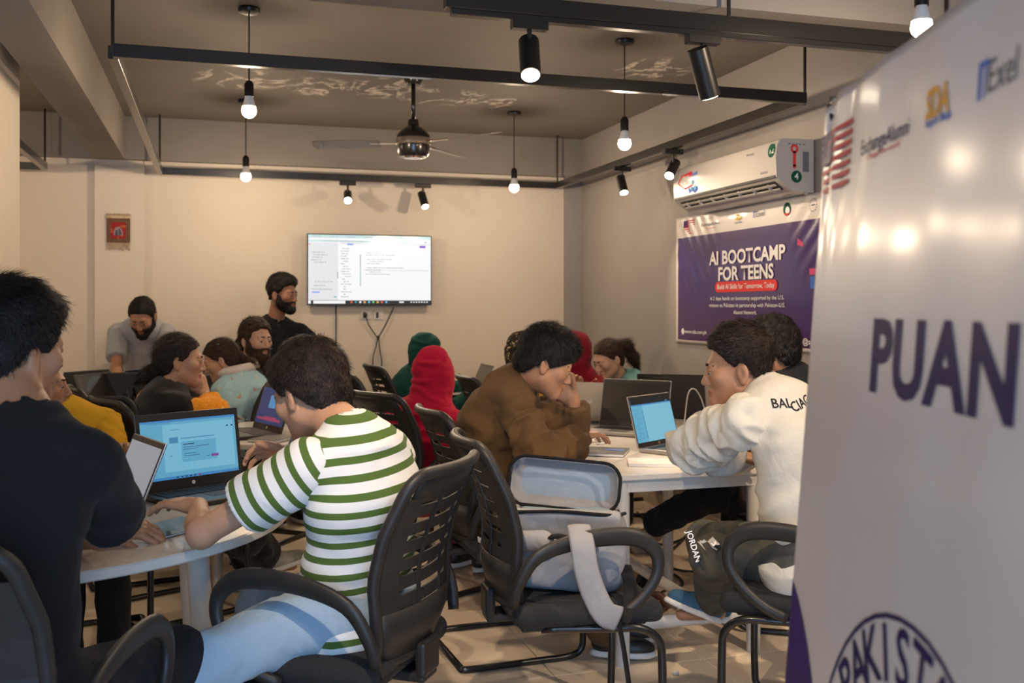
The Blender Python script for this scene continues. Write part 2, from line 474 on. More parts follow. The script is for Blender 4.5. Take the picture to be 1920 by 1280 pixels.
# unseen track and lamps, added above the camera to brighten the right foreground
n2 = empty('track_rail', (0, 0, 0), 0, 'black lighting track added above the camera, outside the picture', 'track rail')
bar(n2, (-0.2, 1.3, ZR), (2.7, 1.3, ZR), 0.05, 0.055)
for x in (0.5, 2.5): rod(n2, x, 1.3, ZR + .02)
spot((2.15, 1.3, ZR - .028), (1.78, 3.0, 0.85), 'track spotlight added above the camera to brighten the white jacket', 125)
spot((0.1, 1.3, ZR - .028), (1.15, 3.55, 0.0), 'track spotlight added above the camera to brighten the floor', 125, cone_deg=55)

# ------------------------------------------------------------------ ceiling fan
p = W(775, 200, 5.86)
fan = empty('ceiling_fan', (p[0], p[1], ZC), 0, 'dark ceiling fan with three blades and chrome band under the flaking ceiling', 'ceiling fan')
M_FAN = mat('fan_dark', (0.018, 0.015, 0.013), 0.25, 0.3, coat=.4)
M_CHROME = mat('fan_chrome', (0.75, 0.68, 0.6), 0.22, 1.0)
MB().lathe(((0, 0), (.055, 0), (.055, -.02), (.04, -.045), (0, -.045))).build('canopy', M_FAN, fan, auto=40)
MB().cyl((0, 0, -.03), (0, 0, -.27), .013, n=14).build('down_rod', M_FAN, fan, True)
MB().lathe(((0, -.25), (.03, -.25), (.034, -.285), (.055, -.30), (.085, -.325), (.098, -.345), (.098, -.36), (0, -.36))).build('motor_cover', M_FAN, fan, auto=40)
MB().lathe(((0, -.36), (.099, -.36), (.104, -.37), (.104, -.395), (.099, -.40), (0, -.40))).build('motor_band', M_CHROME, fan, auto=40)
MB().lathe(((0, -.40), (.098, -.40), (.096, -.45), (.085, -.47), (0, -.47))).build('motor_bowl', M_FAN, fan, auto=40)
MB().lathe(((0, -.47), (.06, -.47), (.055, -.478), (0, -.478))).build('bottom_cap', M_CHROME, fan, auto=40)
M_BLADE = mat('fan_blade', (0.20, 0.165, 0.135), 0.32, coat=.3)
for a_ in (math.radians(180 - 8), math.radians(-34), math.radians(66)):
    bm_ = MB()
    u = np.linspace(.20, .60, 9)
    outl = [(x_, .045 + .02 * math.sin((x_ - .2) / .4 * math.pi * .8)) for x_ in u] + [(.615, .02), (.615, -.02)] + [(x_, -.045 - .02 * math.sin((x_ - .2) / .4 * math.pi * .8)) for x_ in u[::-1]]
    bm_.prism(outl, -.003, .003)
    me = bm_.mesh('blade')
    rot = Matrix.Rotation(math.radians(12), 4, 'X'); me.transform(rot)
    bl = link('blade', me, M_BLADE, fan); bl.location = (0, 0, -.385); bl.rotation_euler = (0, 0, a_ - YAW)
    MB().box((.09, -.018, -.004), (.26, .018, .004), .003, 1).build('blade_bracket', M_CHROME, bl)
# ------------------------------------------------------------------ lettering helper
def glyphs(s, size=1.0, bold=0.0, align='CENTER', spacing=1.0, shear=0.0):
    "flat mesh of a line of text, in the xy plane"
    cu = bpy.data.curves.new('t', 'FONT'); cu.body = s; cu.size = size; cu.align_x = align; cu.align_y = 'CENTER'
    cu.offset = bold * size; cu.space_character = spacing; cu.shear = shear; cu.resolution_u = 3
    o = bpy.data.objects.new('t', cu); COL.objects.link(o)
    bpy.context.view_layer.update()
    me = bpy.data.meshes.new_from_object(o.evaluated_get(bpy.context.evaluated_depsgraph_get()))
    bpy.data.objects.remove(o); bpy.data.curves.remove(cu)
    return me
def flat(kind, *a):
    "flat 2-D outlines: rect(x0,y0,x1,y1) disc(x,y,r) ring(x,y,r0,r1) pill(x0,y0,x1,y1) poly(pts)"
    if kind == 'rect':
        x0, y0, x1, y1 = a
        n = max(1, int(abs(x1 - x0) / 0.05)); V = []; F = []
        for i in range(n + 1):
            x = x0 + (x1 - x0) * i / n; V += [(x, y0, 0), (x, y1, 0)]
        F = [(2 * i, 2 * i + 2, 2 * i + 3, 2 * i + 1) for i in range(n)]
        return mesh_of(V, F)
    if kind == 'disc':
        x, y, r = a; n = 28
        return mesh_of([(x + r * math.cos(2 * math.pi * k / n), y + r * math.sin(2 * math.pi * k / n), 0) for k in range(n)], [range(n)])
    if kind == 'ring':
        x, y, r0, r1 = a; n = 48; V = []
        for k in range(n):
            c, s_ = math.cos(2 * math.pi * k / n), math.sin(2 * math.pi * k / n)
            V += [(x + r0 * c, y + r0 * s_, 0), (x + r1 * c, y + r1 * s_, 0)]
        return mesh_of(V, [(2 * k, 2 * k + 1, (2 * k + 3) % (2 * n), (2 * k + 2) % (2 * n)) for k in range(n)])
    if kind == 'pill':
        x0, y0, x1, y1 = a; r = (y1 - y0) / 2; P = []
        xs = [x0 + r - r * math.cos(math.pi / 2 * k / 8) for k in range(9)] + list(np.linspace(x0 + r, x1 - r, 16)[1:-1]) + [x1 - r + r * math.sin(math.pi / 2 * k / 8) for k in range(9)]
        for x in xs:
            e = max(0, x0 + r - x, x - (x1 - r)); h_ = math.sqrt(max(1e-9, r * r - e * e))
            P += [(x, y0 + r - h_, 0), (x, y0 + r + h_, 0)]
        return mesh_of(P, [(2 * k, 2 * k + 2, 2 * k + 3, 2 * k + 1) for k in range(len(xs) - 1)])
    if kind == 'poly':
        P = [(x, y, 0) for x, y in a[0]]
        return mesh_of(P, [range(len(P))])
def put(me, fn, name, m, parent, shift=(0, 0), lift=0.001):
    "maps a flat mesh onto a surface fn(u, v, lift)"
    n = len(me.vertices); co = np.zeros(n * 3); me.vertices.foreach_get('co', co); co = co.reshape(-1, 3)
    out = np.array([fn(c[0] + shift[0], c[1] + shift[1], lift) for c in co]) if n else co
    me.vertices.foreach_set('co', out.ravel()); me.update()
    return link(name, me, m, parent)
def join_meshes(mes):
    bm = bmesh.new()
    for m_ in mes: bm.from_mesh(m_)
    out = bpy.data.meshes.new('j'); bm.to_mesh(out); bm.free()
    return out
def arc_text(s, r, a0, a1, size, bold):
    "letters along an arc from angle a0 to a1, tops outward"
    ms = []
    for i, ch in enumerate(s):
        a = a0 + (a1 - a0) * (i + .5) / len(s)
        g = glyphs(ch, size, bold)
        g.transform(Matrix.Translation((r * math.cos(a), r * math.sin(a), 0)) @ Matrix.Rotation(a - math.pi / 2, 4, 'Z'))
        ms.append(g)
    return join_meshes(ms)

INK = lambda n, c, r=0.5: mat('print_' + n, c, r, spec=.10)
P_NAVY = INK('navy', (0.026, 0.014, 0.085)); P_WHITE = INK('white', (0.85, 0.83, 0.80)); P_RED = INK('red', (0.72, 0.06, 0.055))
P_ORANGE = INK('orange', (0.85, 0.40, 0.04)); P_BLUE = INK('blue', (0.06, 0.16, 0.55)); P_GREY = INK('grey', (0.16, 0.16, 0.18))
P_GREEN = INK('green', (0.01, 0.08, 0.045)); P_BLACK = INK('black', (0.01, 0.01, 0.012)); P_YEL = INK('yellow', (0.85, 0.55, 0.05))
P_FLAGR = INK('flag_red', (0.55, 0.03, 0.05)); P_PURP = INK('purple', (0.045, 0.018, 0.14)); P_PINK = INK('pink', (0.6, 0.08, 0.2))

def us_flag(fn, x0, y0, w, h, parent):
    put(join_meshes([flat('rect', 0, h * (2 * i) / 13, w, h * (2 * i + 1) / 13) for i in range(7)]), fn, 'flag_stripes', P_FLAGR, parent, (x0, y0))
    put(flat('rect', 0, h * 6 / 13, w * .4, h), fn, 'flag_canton', P_PURP, parent, (x0, y0), 0.0016)
    put(join_meshes([flat('disc', w * .4 * (i + .6) / 5.2, h * 6 / 13 + h * 7 / 13 * (j + .6) / 4.2, w * .012) for i in range(5) for j in range(4)]), fn, 'flag_stars', P_WHITE, parent, (x0, y0), 0.0022)

# ------------------------------------------------------------------ standing banner in the right foreground
def ban_xd(u, z, w=0.0):
    x = 0.468 - 0.073 * (1.643 - z) - 0.041 * u
    d = 1.49 - 0.999 * u
    return x - w, d
def ban_uz(px, py):
    u = 0.3; z = 1.3
    for _ in range(40):
        x, d = ban_xd(u, z)
        z = CAMZ + (HOR - py) / FPX * d
        x0, _d = ban_xd(0, z)
        k = (px - 960) / FPX
        u = (k * 1.49 - x0) / (k * .999 - .041)
    return u, z
BW, ZT, ZB = 0.95, 1.643, 0.06
def ban_fn(u, z, lift=0.0):
    t = min(1.0, max(0.0, (ZT - z) / (ZT - ZB)))
    w = 0.0
    if u < .035: w -= 0.012 * ((.035 - u) / .035) ** 2              # edge curls back
    w += 0.0012 * math.sin(30 * u + 4 * t) * math.exp(-t * 3) + 0.003 * math.sin(6 * u + 2 * t)
    q = math.exp(-((u - .05) ** 2) / .0025 - (t ** 2) / .02)
    w += 0.003 * q * math.sin(90 * u)
    w += 0.0025 * math.exp(-t * 9) * math.sin(70 * u + 30 * t) * max(0, 1 - u / .35)
    zz = z
    if u < .1: zz = z - 0.012 * math.exp(-((u - .03) ** 2) / .0004) * math.exp(-t * 40)
    x, d = ban_xd(u, zz, w + lift)
    X, Y = cam_xy(x, d)
    return (X, Y, zz)
M_FLEX = mat('banner_flex', (0.66, 0.61, 0.61), 0.38, spec=0.35, coat=0.32, bump=0.03, bscale=5)
M_FLEX.node_tree.nodes['Principled BSDF'].inputs['Coat Roughness'].default_value = 0.16
nu, nv = 70, 60
us = np.concatenate([np.linspace(0, .12, 26), np.linspace(.12, BW, nu - 26 + 1)[1:]])
zs = np.concatenate([np.linspace(ZT, ZT - .3, 24), np.linspace(ZT - .3, ZB, nv - 24 + 1)[1:]])
V = [ban_fn(u, z) for z in zs for u in us]
nuu = len(us)
F = [(j * nuu + i, j * nuu + i + 1, (j + 1) * nuu + i + 1, (j + 1) * nuu + i) for j in range(len(zs) - 1) for i in range(nuu - 1)]
bx, bd = ban_xd(BW / 2, 0.0); BX, BY = cam_xy(bx + .06, bd)
banner = empty('standing_banner', (0, 0, 0), 0, 'tall glossy white standing banner reading PUAN in the right foreground', 'banner')
sh = link('banner_sheet', mesh_of(V, F), M_FLEX, banner, True)
sm = sh.modifiers.new('thick', 'SOLIDIFY'); sm.thickness = 0.0012; sm.offset = 1
M_ALU = mat('aluminium', (0.55, 0.55, 0.56), 0.35, 0.9)
def bpt(u, z, back): x, d = ban_xd(u, z, -back); X, Y = cam_xy(x, d); return (X, Y, z)
MB().tube([bpt(.03, ZT - .004, .015), bpt(BW - .03, ZT - .004, .015)], .008).build('top_bar', M_ALU, banner, True)
MB().tube([bpt(BW / 2, .05, .03), bpt(BW / 2, ZT - .01, .03)], .010).build('support_pole', M_ALU, banner, True)
MB().tube([bpt(.04, .045, .03), bpt(BW - .04, .045, .03)], .04, n=16, ry=.045).build('base', M_ALU, banner, True)
MB().tube([bpt(.02, ZT - .008, .004), bpt(.045, ZT - .03, .004)], .006).build('corner_clip', M_DARK, banner, True)
MB().tube([bpt(.012, ZT + .008, .010), bpt(.012, ZT - .012, .010)], .007).build('corner_hook', M_CHROME, banner, True)
cap = .098
u0, z0 = ban_uz(1633, 742); u1, _ = ban_uz(1897, 790)
g = glyphs('PUAN', 1.0, .035, 'CENTER', 1.08)
co = np.zeros(len(g.vertices) * 3); g.vertices.foreach_get('co', co); co = co.reshape(-1, 3)
w0 = co[:, 0].max() - co[:, 0].min(); h0 = co[:, 1].max() - co[:, 1].min()
g.transform(Matrix.Diagonal(((u1 - u0) / w0, (.088 / h0), 1, 1)))
put(g, ban_fn, 'lettering', P_NAVY, banner, ((u0 + u1) / 2, z0 + .044))
fu, fz = ban_uz(1562, 352); fu2, fz2 = ban_uz(1601, 258)
us_flag(ban_fn, .018, fz - .004, fu2 - .018, .088, banner)
def fit_text(s, pxa, pya, pxb, pyb, cap_h, ink, fn, uvf, parent, bold=.0, name='lettering', shear=0):
    ua, za = uvf(pxa, pya); ub, zb = uvf(pxb, pyb)
    g = glyphs(s, 1.0, bold, 'CENTER', 1.0, shear)
    n = len(g.vertices); c = np.zeros(n * 3); g.vertices.foreach_get('co', c); c = c.reshape(-1, 3)
    gx = (c[:, 0].max() + c[:, 0].min()) / 2; w_ = c[:, 0].max() - c[:, 0].min()
    g.transform(Matrix.Diagonal((abs(ub - ua) / w_, cap_h / .72, 1, 1)) @ Matrix.Translation((-gx, 0, 0)))
    return put(g, fn, name, ink, parent, ((ua + ub) / 2, (za + zb) / 2))
fit_text('ExchangeAlumni', 1620, 280, 1708, 236, .020, P_NAVY, ban_fn, ban_uz, banner, .012)
fit_text('Change the world', 1632, 296, 1690, 268, .007, P_RED, ban_fn, ban_uz, banner, .01)
fit_text('SDA', 1741, 202, 1784, 180, .032, P_ORANGE, ban_fn, ban_uz, banner, .03)
fit_text('Report Made', 1740, 236, 1786, 210, .010, P_BLUE, ban_fn, ban_uz, banner, .02)
fit_text('I', 1832, 158, 1837, 156, .036, P_BLUE, ban_fn, ban_uz, banner, .02)
fit_text('T', 1839, 154, 1850, 149, .036, P_BLUE, ban_fn, ban_uz, banner, .02)
fit_text('Exel', 1850, 148, 1906, 118, .032, P_GREY, ban_fn, ban_uz, banner, .0)
# round emblem
eu, ez, er = .49, .735, .285
put(flat('ring', 0, 0, er - .0055, er), ban_fn, 'emblem_ring', P_NAVY, banner, (eu, ez))
put(flat('ring', 0, 0, er * .66 - .005, er * .66), ban_fn, 'emblem_ring', P_NAVY, banner, (eu, ez))
put(arc_text('PAKISTAN', er * .845, math.radians(146), math.radians(56), .084, .016), ban_fn, 'emblem_lettering', P_NAVY, banner, (eu, ez))
put(arc_text('U.S. ALUMNI', er * .80, math.radians(48), math.radians(-50), .056, .012), ban_fn, 'emblem_lettering', P_NAVY, banner, (eu, ez))
def crescent(a0, a1, r, w_, n=16):
    P = [(r * math.cos(a), r * math.sin(a)) for a in np.linspace(a0, a1, n)]
    Q = [((r - w_ * math.sin(math.pi * k / (n - 1))) * math.cos(a), (r - w_ * math.sin(math.pi * k / (n - 1))) * math.sin(a)) for k, a in enumerate(np.linspace(a0, a1, n))]
    V_ = [(x, y, 0) for x, y in P + Q]
    return mesh_of(V_, [(k, k + 1, n + k + 1, n + k) for k in range(n - 1)])
put(crescent(math.radians(140), math.radians(-20), er * .62, .07), ban_fn, 'emblem_swoosh', P_GREEN, banner, (eu, ez))
put(crescent(math.radians(230), math.radians(130), er * .60, .05), ban_fn, 'emblem_swoosh', P_FLAGR, banner, (eu, ez), .0014)
# dark purple curved corner
pu, pz = ban_uz(1548, 1279)
curve = [(0.004, .945)] + [(0.004 + .32 * math.sin(t * math.pi / 2) ** 1.1, .945 - .52 * (1 - math.cos(t * math.pi / 2)) - .06 * t) for t in np.linspace(.08, 1, 14)]
V_ = []; F_ = []
for k, (cx, cz) in enumerate(curve):
    for i in range(9): V_.append((.001 + (cx - .001) * i / 8, cz, 0))
for k in range(len(curve) - 1):
    for i in range(8): F_.append((k * 9 + i, k * 9 + i + 1, (k + 1) * 9 + i + 1, (k + 1) * 9 + i))
put(mesh_of(V_, F_), ban_fn, 'purple_corner', P_PURP, banner, (0, 0), .0012)
put(flat('rect', .001, ZB + .005, BW - .002, .335), ban_fn, 'purple_foot', P_PURP, banner, (0, 0), .0011)

# ------------------------------------------------------------------ poster on the right wall
PY0 = 5.826
def rw_uz(px, py, off=0.012):
    k = (px - 960) / FPX; X = XR - off
    d = X / (CY * k + SY); Y = d * (CY - SY * k)
    return PY0 - Y, CAMZ + (HOR - py) / FPX * d
def pos_fn(u, z, lift=0.0):
    a = max(0, 1 - ((u - .25) ** 2 + (z - 1.75) ** 2) / .12); b_ = max(0, 1 - ((u - 1.6) ** 2 + (z - 1.75) ** 2) / .1)
    w = .010 + .0035 * a * math.sin(60 * u + 45 * z) + .003 * b_ * math.sin(50 * u - 55 * z) + .002 * math.sin(7 * u + 3 * z)
    return (XR - w - lift, PY0 - u, z)
PWD = 1.77; pz0, pz1 = 1.112, 1.905
uu = np.linspace(0, PWD, 90); vv = np.linspace(pz1, pz0, 46)
V = [pos_fn(u, z) for z in vv for u in uu]
F = [(j * 90 + i, j * 90 + i + 1, (j + 1) * 90 + i + 1, (j + 1) * 90 + i) for j in range(45) for i in range(89)]
poster = empty('wall_poster', (XR, PY0 - PWD / 2, pz0), 0, 'purple AI BOOTCAMP FOR TEENS poster taped on the grey wall', 'poster')
poster.location = (0, 0, 0)
M_POST = mat('poster_white', (0.70, 0.65, 0.60), 0.3, coat=.3)
ps = link('poster_sheet', mesh_of(V, F), M_POST, poster, True)
m_ = ps.modifiers.new('thick', 'SOLIDIFY'); m_.thickness = .0008; m_.offset = 1
def purple_mat():
    m, nt, b = new_mat('poster_purple'); L = nt.links.new
    tc = N(nt, 'ShaderNodeTexCoord'); no = N(nt, 'ShaderNodeTexNoise'); no.inputs['Scale'].default_value = 1.6
    L(tc.outputs['Object'], no.inputs['Vector'])
    cr = N(nt, 'ShaderNodeValToRGB')
    cr.color_ramp.elements[0].position = .35; cr.color_ramp.elements[1].position = .65
    cr.color_ramp.elements[0].color = (0.030, 0.012, 0.135, 1); cr.color_ramp.elements[1].color = (0.065, 0.020, 0.10, 1)
    L(no.outputs['Fac'], cr.inputs['Fac']); L(cr.outputs['Color'], b.inputs['Base Color'])
    b.inputs['Roughness'].default_value = .3; b.inputs['Coat Weight'].default_value = .3; b.inputs['Coat Roughness'].default_value = .12; b.inputs['Specular IOR Level'].default_value = .3
    return m
uu = np.linspace(.03, PWD - .03, 90); vv = np.linspace(1.775, 1.132, 40)
put(mesh_of([(u, z, 0) for z in vv for u in uu], [(j * 90 + i, j * 90 + i + 1, (j + 1) * 90 + i + 1, (j + 1) * 90 + i) for j in range(39) for i in range(89)]), pos_fn, 'poster_print', purple_mat(), poster).data.shade_smooth()
UC = .875
def line(s, z, width, cap_h, ink, bold=.0, uc=UC, lift=.0055):
    g = glyphs(s, 1.0, bold)
    c = np.zeros(len(g.vertices) * 3); g.vertices.foreach_get('co', c); c = c.reshape(-1, 3)
    w_ = c[:, 0].max() - c[:, 0].min(); gx = (c[:, 0].max() + c[:, 0].min()) / 2
    g.transform(Matrix.Diagonal((width / w_, cap_h / .72, 1, 1)) @ Matrix.Translation((-gx, 0, 0)))
    return put(g, pos_fn, 'lettering', ink, poster, (uc, z), lift)
line('AI BOOTCAMP', 1.622, .83, .078, P_WHITE, .03)
line('FOR TEENS', 1.527, .60, .078, P_WHITE, .03)
put(flat('pill', .535, 1.425, 1.21, 1.485), pos_fn, 'red_pill', P_RED, poster, (0, 0), .0045)
line('Build AI Skills for Tomorrow, Today', 1.455, .62, .029, P_WHITE, .01, lift=.0065)
line('A 2 days hands on bootcamp supported by the U.S.', 1.388, .80, .022, P_WHITE, .006)
line('mission to Pakistan in partnership with Pakistan-U.S.', 1.348, .82, .022, P_WHITE, .006)
line('Alumni Network.', 1.308, .25, .022, P_WHITE, .006)
line('www.sda.com.pk', 1.185, .30, .024, P_WHITE, .006, .28)
put(flat('disc', .10, 1.185, .02), pos_fn, 'globe_icon', P_WHITE, poster, (0, 0), .002)
line('info@sda.com.pk', 1.165, .36, .03, P_WHITE, .012, 1.55)
us_flag(pos_fn, .115, 1.795, .15, .085, poster)
line('ExchangeAlumni', 1.835, .22, .018, P_GREY, .01, .47)
line('Change the world', 1.812, .12, .007, P_RED, .01, .47)
line('SDA', 1.845, .07, .03, P_YEL, .04, .80)
line('Report Made', 1.818, .08, .010, P_BLUE, .01, .80)
line('IT', 1.845, .025, .036, P_BLUE, .03, .975)
line('Exel', 1.845, .09, .032, P_GREY, .0, 1.04)
put(flat('disc', 1.30, 1.845, .035), pos_fn, 'round_emblem', P_GREEN, poster, (0, 0), .002)
put(flat('disc', 1.305, 1.838, .02), pos_fn, 'round_emblem', P_WHITE, poster, (0, 0), .0026)
put(crescent(math.radians(-30), math.radians(-150), .033, .012), pos_fn, 'round_emblem', P_RED, poster, (1.30, 1.845), .003)
put(join_meshes([flat('disc', 1.53 + .032 * math.cos(k * math.pi / 7), 1.845 + .032 * math.sin(k * math.pi / 7), .003) for k in range(14)] + [flat('rect', 1.512, 1.842, 1.548, 1.848)]), pos_fn, 'round_emblem', P_GREY, poster, (0, 0), .002)
put(flat('poly', [(1.39, 1.655), (1.45, 1.645), (1.44, 1.665), (1.40, 1.69)]), pos_fn, 'printed_shape', P_PINK, poster, (0, 0), .002)
put(flat('rect', 1.50, 1.50, 1.56, 1.53), pos_fn, 'printed_shape', P_PINK, poster, (0, 0), .002)
put(flat('rect', 1.51, 1.43, 1.55, 1.49), pos_fn, 'printed_shape', P_BLUE, poster, (0, 0), .002)

# ------------------------------------------------------------------ air conditioner
AY0, AY1 = 4.29, 5.42
acx = XR - .012
ac = empty('air_conditioner', (acx, (AY0 + AY1) / 2, 1.905), 0, 'white split air conditioner with round stickers above the purple poster', 'air conditioner')
M_ACW = mat('ac_white', (0.47, 0.44, 0.41), 0.28, coat=.25)
M_ACD = mat('ac_dark', (0.03, 0.028, 0.026), 0.5)
prof = [(0, 0), (0, .262), (-.165, .262), (-.19, .252), (-.205, .225), (-.212, .16), (-.207, .072), (-.195, .06), (-.13, .012), (-.10, 0)]
hl = (AY1 - AY0) / 2
MB().prism(prof, -hl, hl, 'y').build('housing', M_ACW, ac, auto=35)
for y_ in (-hl, hl):
    pass
MB().box((-.2115, -hl + .012, .068), (-.204, hl - .012, .080)).build('grille_gap', M_ACD, ac)
dirn = Vector((-.13 + .195, 0, .012 - .06)).normalized()
for s_ in range(1):
    MB().prism([(-.190, .0555), (-.140, .0175), (-.137, .021), (-.187, .059)], -hl + .05, hl - .05, 'y').build('air_slot', M_ACD, ac).location = (-.0025, 0, -.0035)
for k in range(2):
    a0 = .22 + .45 * k
    MB().prism([(-.195 + .055 * a0, .0515 - .042 * a0), (-.195 + .055 * (a0 + .16), .0515 - .042 * (a0 + .16)), (-.193 + .055 * (a0 + .16), .056 - .042 * (a0 + .16)), (-.193 + .055 * a0, .056 - .042 * a0)], -hl + .05, hl - .05, 'y').build('louver', M_ACW, ac).location = (-.004, 0, -.005)
for k in range(7):
    y_ = -hl + .12 + k * (2 * hl - .24) / 6
    MB().box((-.185, y_ - .004, .022), (-.15, y_ + .004, .055), rot=Matrix.Rotation(math.radians(40), 3, 'Y')).build('fin', M_ACW, ac)
def ac_front(u, v, lift=0):   # u along the face from the left, v up from the base
    x = np.interp(v, [.072, .16, .225], [-.207, -.212, -.205])
    return (x - lift, hl - u, v)
def ac_side(u, v, lift=0):
    return (-.212 + u, -hl - lift, v)
put(flat('disc', 1.085, .205, .034), ac_front, 'round_sticker', P_GREEN, ac, (0, 0), .001)
put(glyphs('12', .045, .02), ac_front, 'sticker_number', P_WHITE, ac, (1.085, .205), .0016)
put(glyphs('Warranty', .02, .0), ac_front, 'lettering', P_GREY, ac, (.88, .215), .001)
put(glyphs('Inverter', .022, .0), ac_front, 'lettering', P_GREY, ac, (1.02, .105), .001)
put(flat('poly', [(.06, .16), (.10, .205), (.22, .215), (.25, .20), (.25, .13), (.15, .115)]), ac_front, 'promo_sticker', P_FLAGR, ac, (0, 0), .001)
put(flat('poly', [(.19, .12), (.24, .20), (.30, .205), (.31, .10), (.27, .085), (.24, .10), (.20, .09)]), ac_front, 'promo_sticker', P_BLUE, ac, (0, 0), .0014)
put(glyphs('SAVE\n3 IN 1', .035, .01), ac_front, 'lettering', P_WHITE, ac, (.16, .165), .002)
put(join_meshes([flat('disc', .25, .15, .014), flat('disc', .275, .115, .014), flat('disc', .23, .115, .012)]), ac_front, 'promo_sticker', INK('skyblue', (.15, .4, .7)), ac, (0, 0), .002)
put(flat('disc', .115, .075, .03), ac_side, 'round_sticker', P_GREEN, ac, (0, 0), .001)
put(glyphs('4', .045, .02), ac_side, 'sticker_number', P_WHITE, ac, (.115, .075), .0016)
put(join_meshes([flat('rect', .095, .125, .112, .20), flat('ring', .1035, .212, .010, .022), flat('disc', .1035, .125, .010)]), ac_side, 'wrench_sticker', P_RED, ac, (0, 0), .001)
put(flat('rect', .15, .10, .185, .20), ac_side, 'data_plate', P_GREY, ac, (0, 0), .001)
put(join_meshes([flat('rect', .07 + .02 * k, .232, .082 + .02 * k, .238) for k in range(5)]), ac_side, 'lettering', P_GREY, ac, (0, 0), .001)
MB().cyl((-.03, -hl + .02, -.01), (-.03, -hl + .02, .02), .01).build('drain_stub', M_ACW, ac, True)
ac.location = (acx, (AY0 + AY1) / 2, 1.905)

# ------------------------------------------------------------------ television
TX0, TX1, TZ0, TZ1 = .668, 1.612, 1.352, 1.886
TYF = YB - .075
tv = empty('television', ((TX0 + TX1) / 2, TYF, TZ0), 0, 'wall-mounted television showing a white code editor window', 'television')
M_BEZ = mat('tv_bezel', (0.012, 0.012, 0.013), 0.3, coat=.3)
tw, thh = (TX1 - TX0), (TZ1 - TZ0)
MB().box((-tw / 2, 0, 0), (tw / 2, .028, thh), .004, 2).build('housing', M_BEZ, tv)
MB().box((-tw / 2 + .15, .028, .08), (tw / 2 - .15, .055, thh - .12), .006, 2).build('rear_cover', M_BEZ, tv)
MB().box((-.15, .05, .15), (.15, .074, .40)).build('wall_bracket', M_DARK, tv)
E_W = emis('screen_white', (0.86, 0.88, 0.92), .95, .12); E_LG = emis('screen_lightgrey', (.72, .74, .78), .95, .12); E_TEAL = emis('screen_pale_teal', (.55, .76, .78), .9, .12)
E_GR = emis('screen_grey', (.42, .43, .47), .9, .12); E_DK = emis('screen_dark', (.03, .035, .04), .9, .12); E_PU = emis('screen_purple', (.20, .10, .60), .9, .12); E_BL = emis('screen_blue', (.25, .38, .80), .9, .12)
E_RD = emis('screen_red', (.75, .12, .10), .9, .12); E_OR = emis('screen_orange', (.85, .45, .12), .9, .12); E_GN = emis('screen_green', (.12, .65, .25), .9, .12); E_CY = emis('screen_cyan', (.15, .5, .85), .9, .12); E_TL2 = emis('screen_teal', (.03, .30, .33), .9, .12)
scr = MB().box((-tw / 2 + .008, -.0012, .010), (tw / 2 - .008, .001, thh - .008)).build('screen', E_W, tv)
SW, SH = tw - .016, thh - .018
def tvf(u, v, lift=0): return (-SW / 2 + u * SW, -.0012 - lift, .010 + v * SH)
def ui(m, rects, lift=.0006, fn=tvf, parent=scr, name='screen_graphic'):
    ms = [mesh_of([(a, b, 0), (c, b, 0), (c, d, 0), (a, d, 0)], [(0, 1, 2, 3)]) for a, b, c, d in rects]
    if len(ms) <= 12:
        for m1 in ms: put(m1, fn, name, m, parent, (0, 0), lift)
    else: put(join_meshes(ms), fn, 'screen_text', m, parent, (0, 0), lift)['kind'] = 'stuff'
ui(E_TEAL, [(0, .955, 1, 1), (0, .90, .83, .925)])
ui(E_LG, [(0, .05, .235, .89), (.255, .87, 1, .895), (.235, .05, .237, .86), (.0, .86, 1, .863), (.44, .483, .985, .503)], .0004)
rr = random.Random(3)
rows = []
for (x0, x1, ya, yb, st, prob) in ((.02, .21, .74, .56, -.036, 1), (.02, .2, .37, .17, -.055, .8), (.26, .345, .80, .09, -.037, 1), (.46, .80, .74, .42, -.031, .8)):
    y = ya
    while y > yb:
        if rr.random() < prob:
            ind = rr.choice((0, .01, .02, .03)); x = x0 + ind; end = x0 + (x1 - x0) * rr.uniform(.35, 1)
            while x < end:
                w_ = rr.uniform(.01, .045); rows.append((x, y, min(x + w_, end), y + .011)); x += w_ + .006
        y += st
ui(E_GR, rows)
ui(E_GR, [(.03 + .14 * k, .968, .10 + .14 * k, .982) for k in range(6)] + [(.12, .905, .47, .918)])
ui(E_DK, [(0, 0, 1, .052), (.415, .55, .42, .72), (.232, .37, .236, .47)], .0008)
ui(E_TL2, [(.415, .26, .42, .55)], .001)
ui(E_PU, [(.905, .83, .955, .865)], .001)
ui(E_BL, [(.31, .855, .36, .88), (.03, .16, .09, .18)], .001)
ui(E_W, [(.04, .004, .295, .046), (.0, .004, .02, .048)] + [(.83 + .022 * k, .018, .842 + .022 * k, .034) for k in range(7)] + [(.735, .016, .775, .036)], .0012)
for k, e_ in enumerate((E_RD, E_TL2, E_W, E_OR, E_CY, E_GN, E_OR, E_RD, E_CY)):
    put(flat('disc', .345 + .0355 * k, .026, .009), lambda u, v, l=0: tvf(u, .026 + (v - .026) * SW / SH, l), 'taskbar_icon', e_, scr, (0, 0), .0014)
put(join_meshes([flat('disc', .215, .10, .009), flat('disc', .955, .915, .008)]), tvf, 'screen_graphic', E_TL2, scr, (0, 0), .0014)
put(join_meshes([flat('disc', .012 + .0, .86, .006), flat('disc', .58, .965, .006), flat('disc', .715, .965, .006)]), tvf, 'screen_graphic', E_RD, scr, (0, 0), .0014)

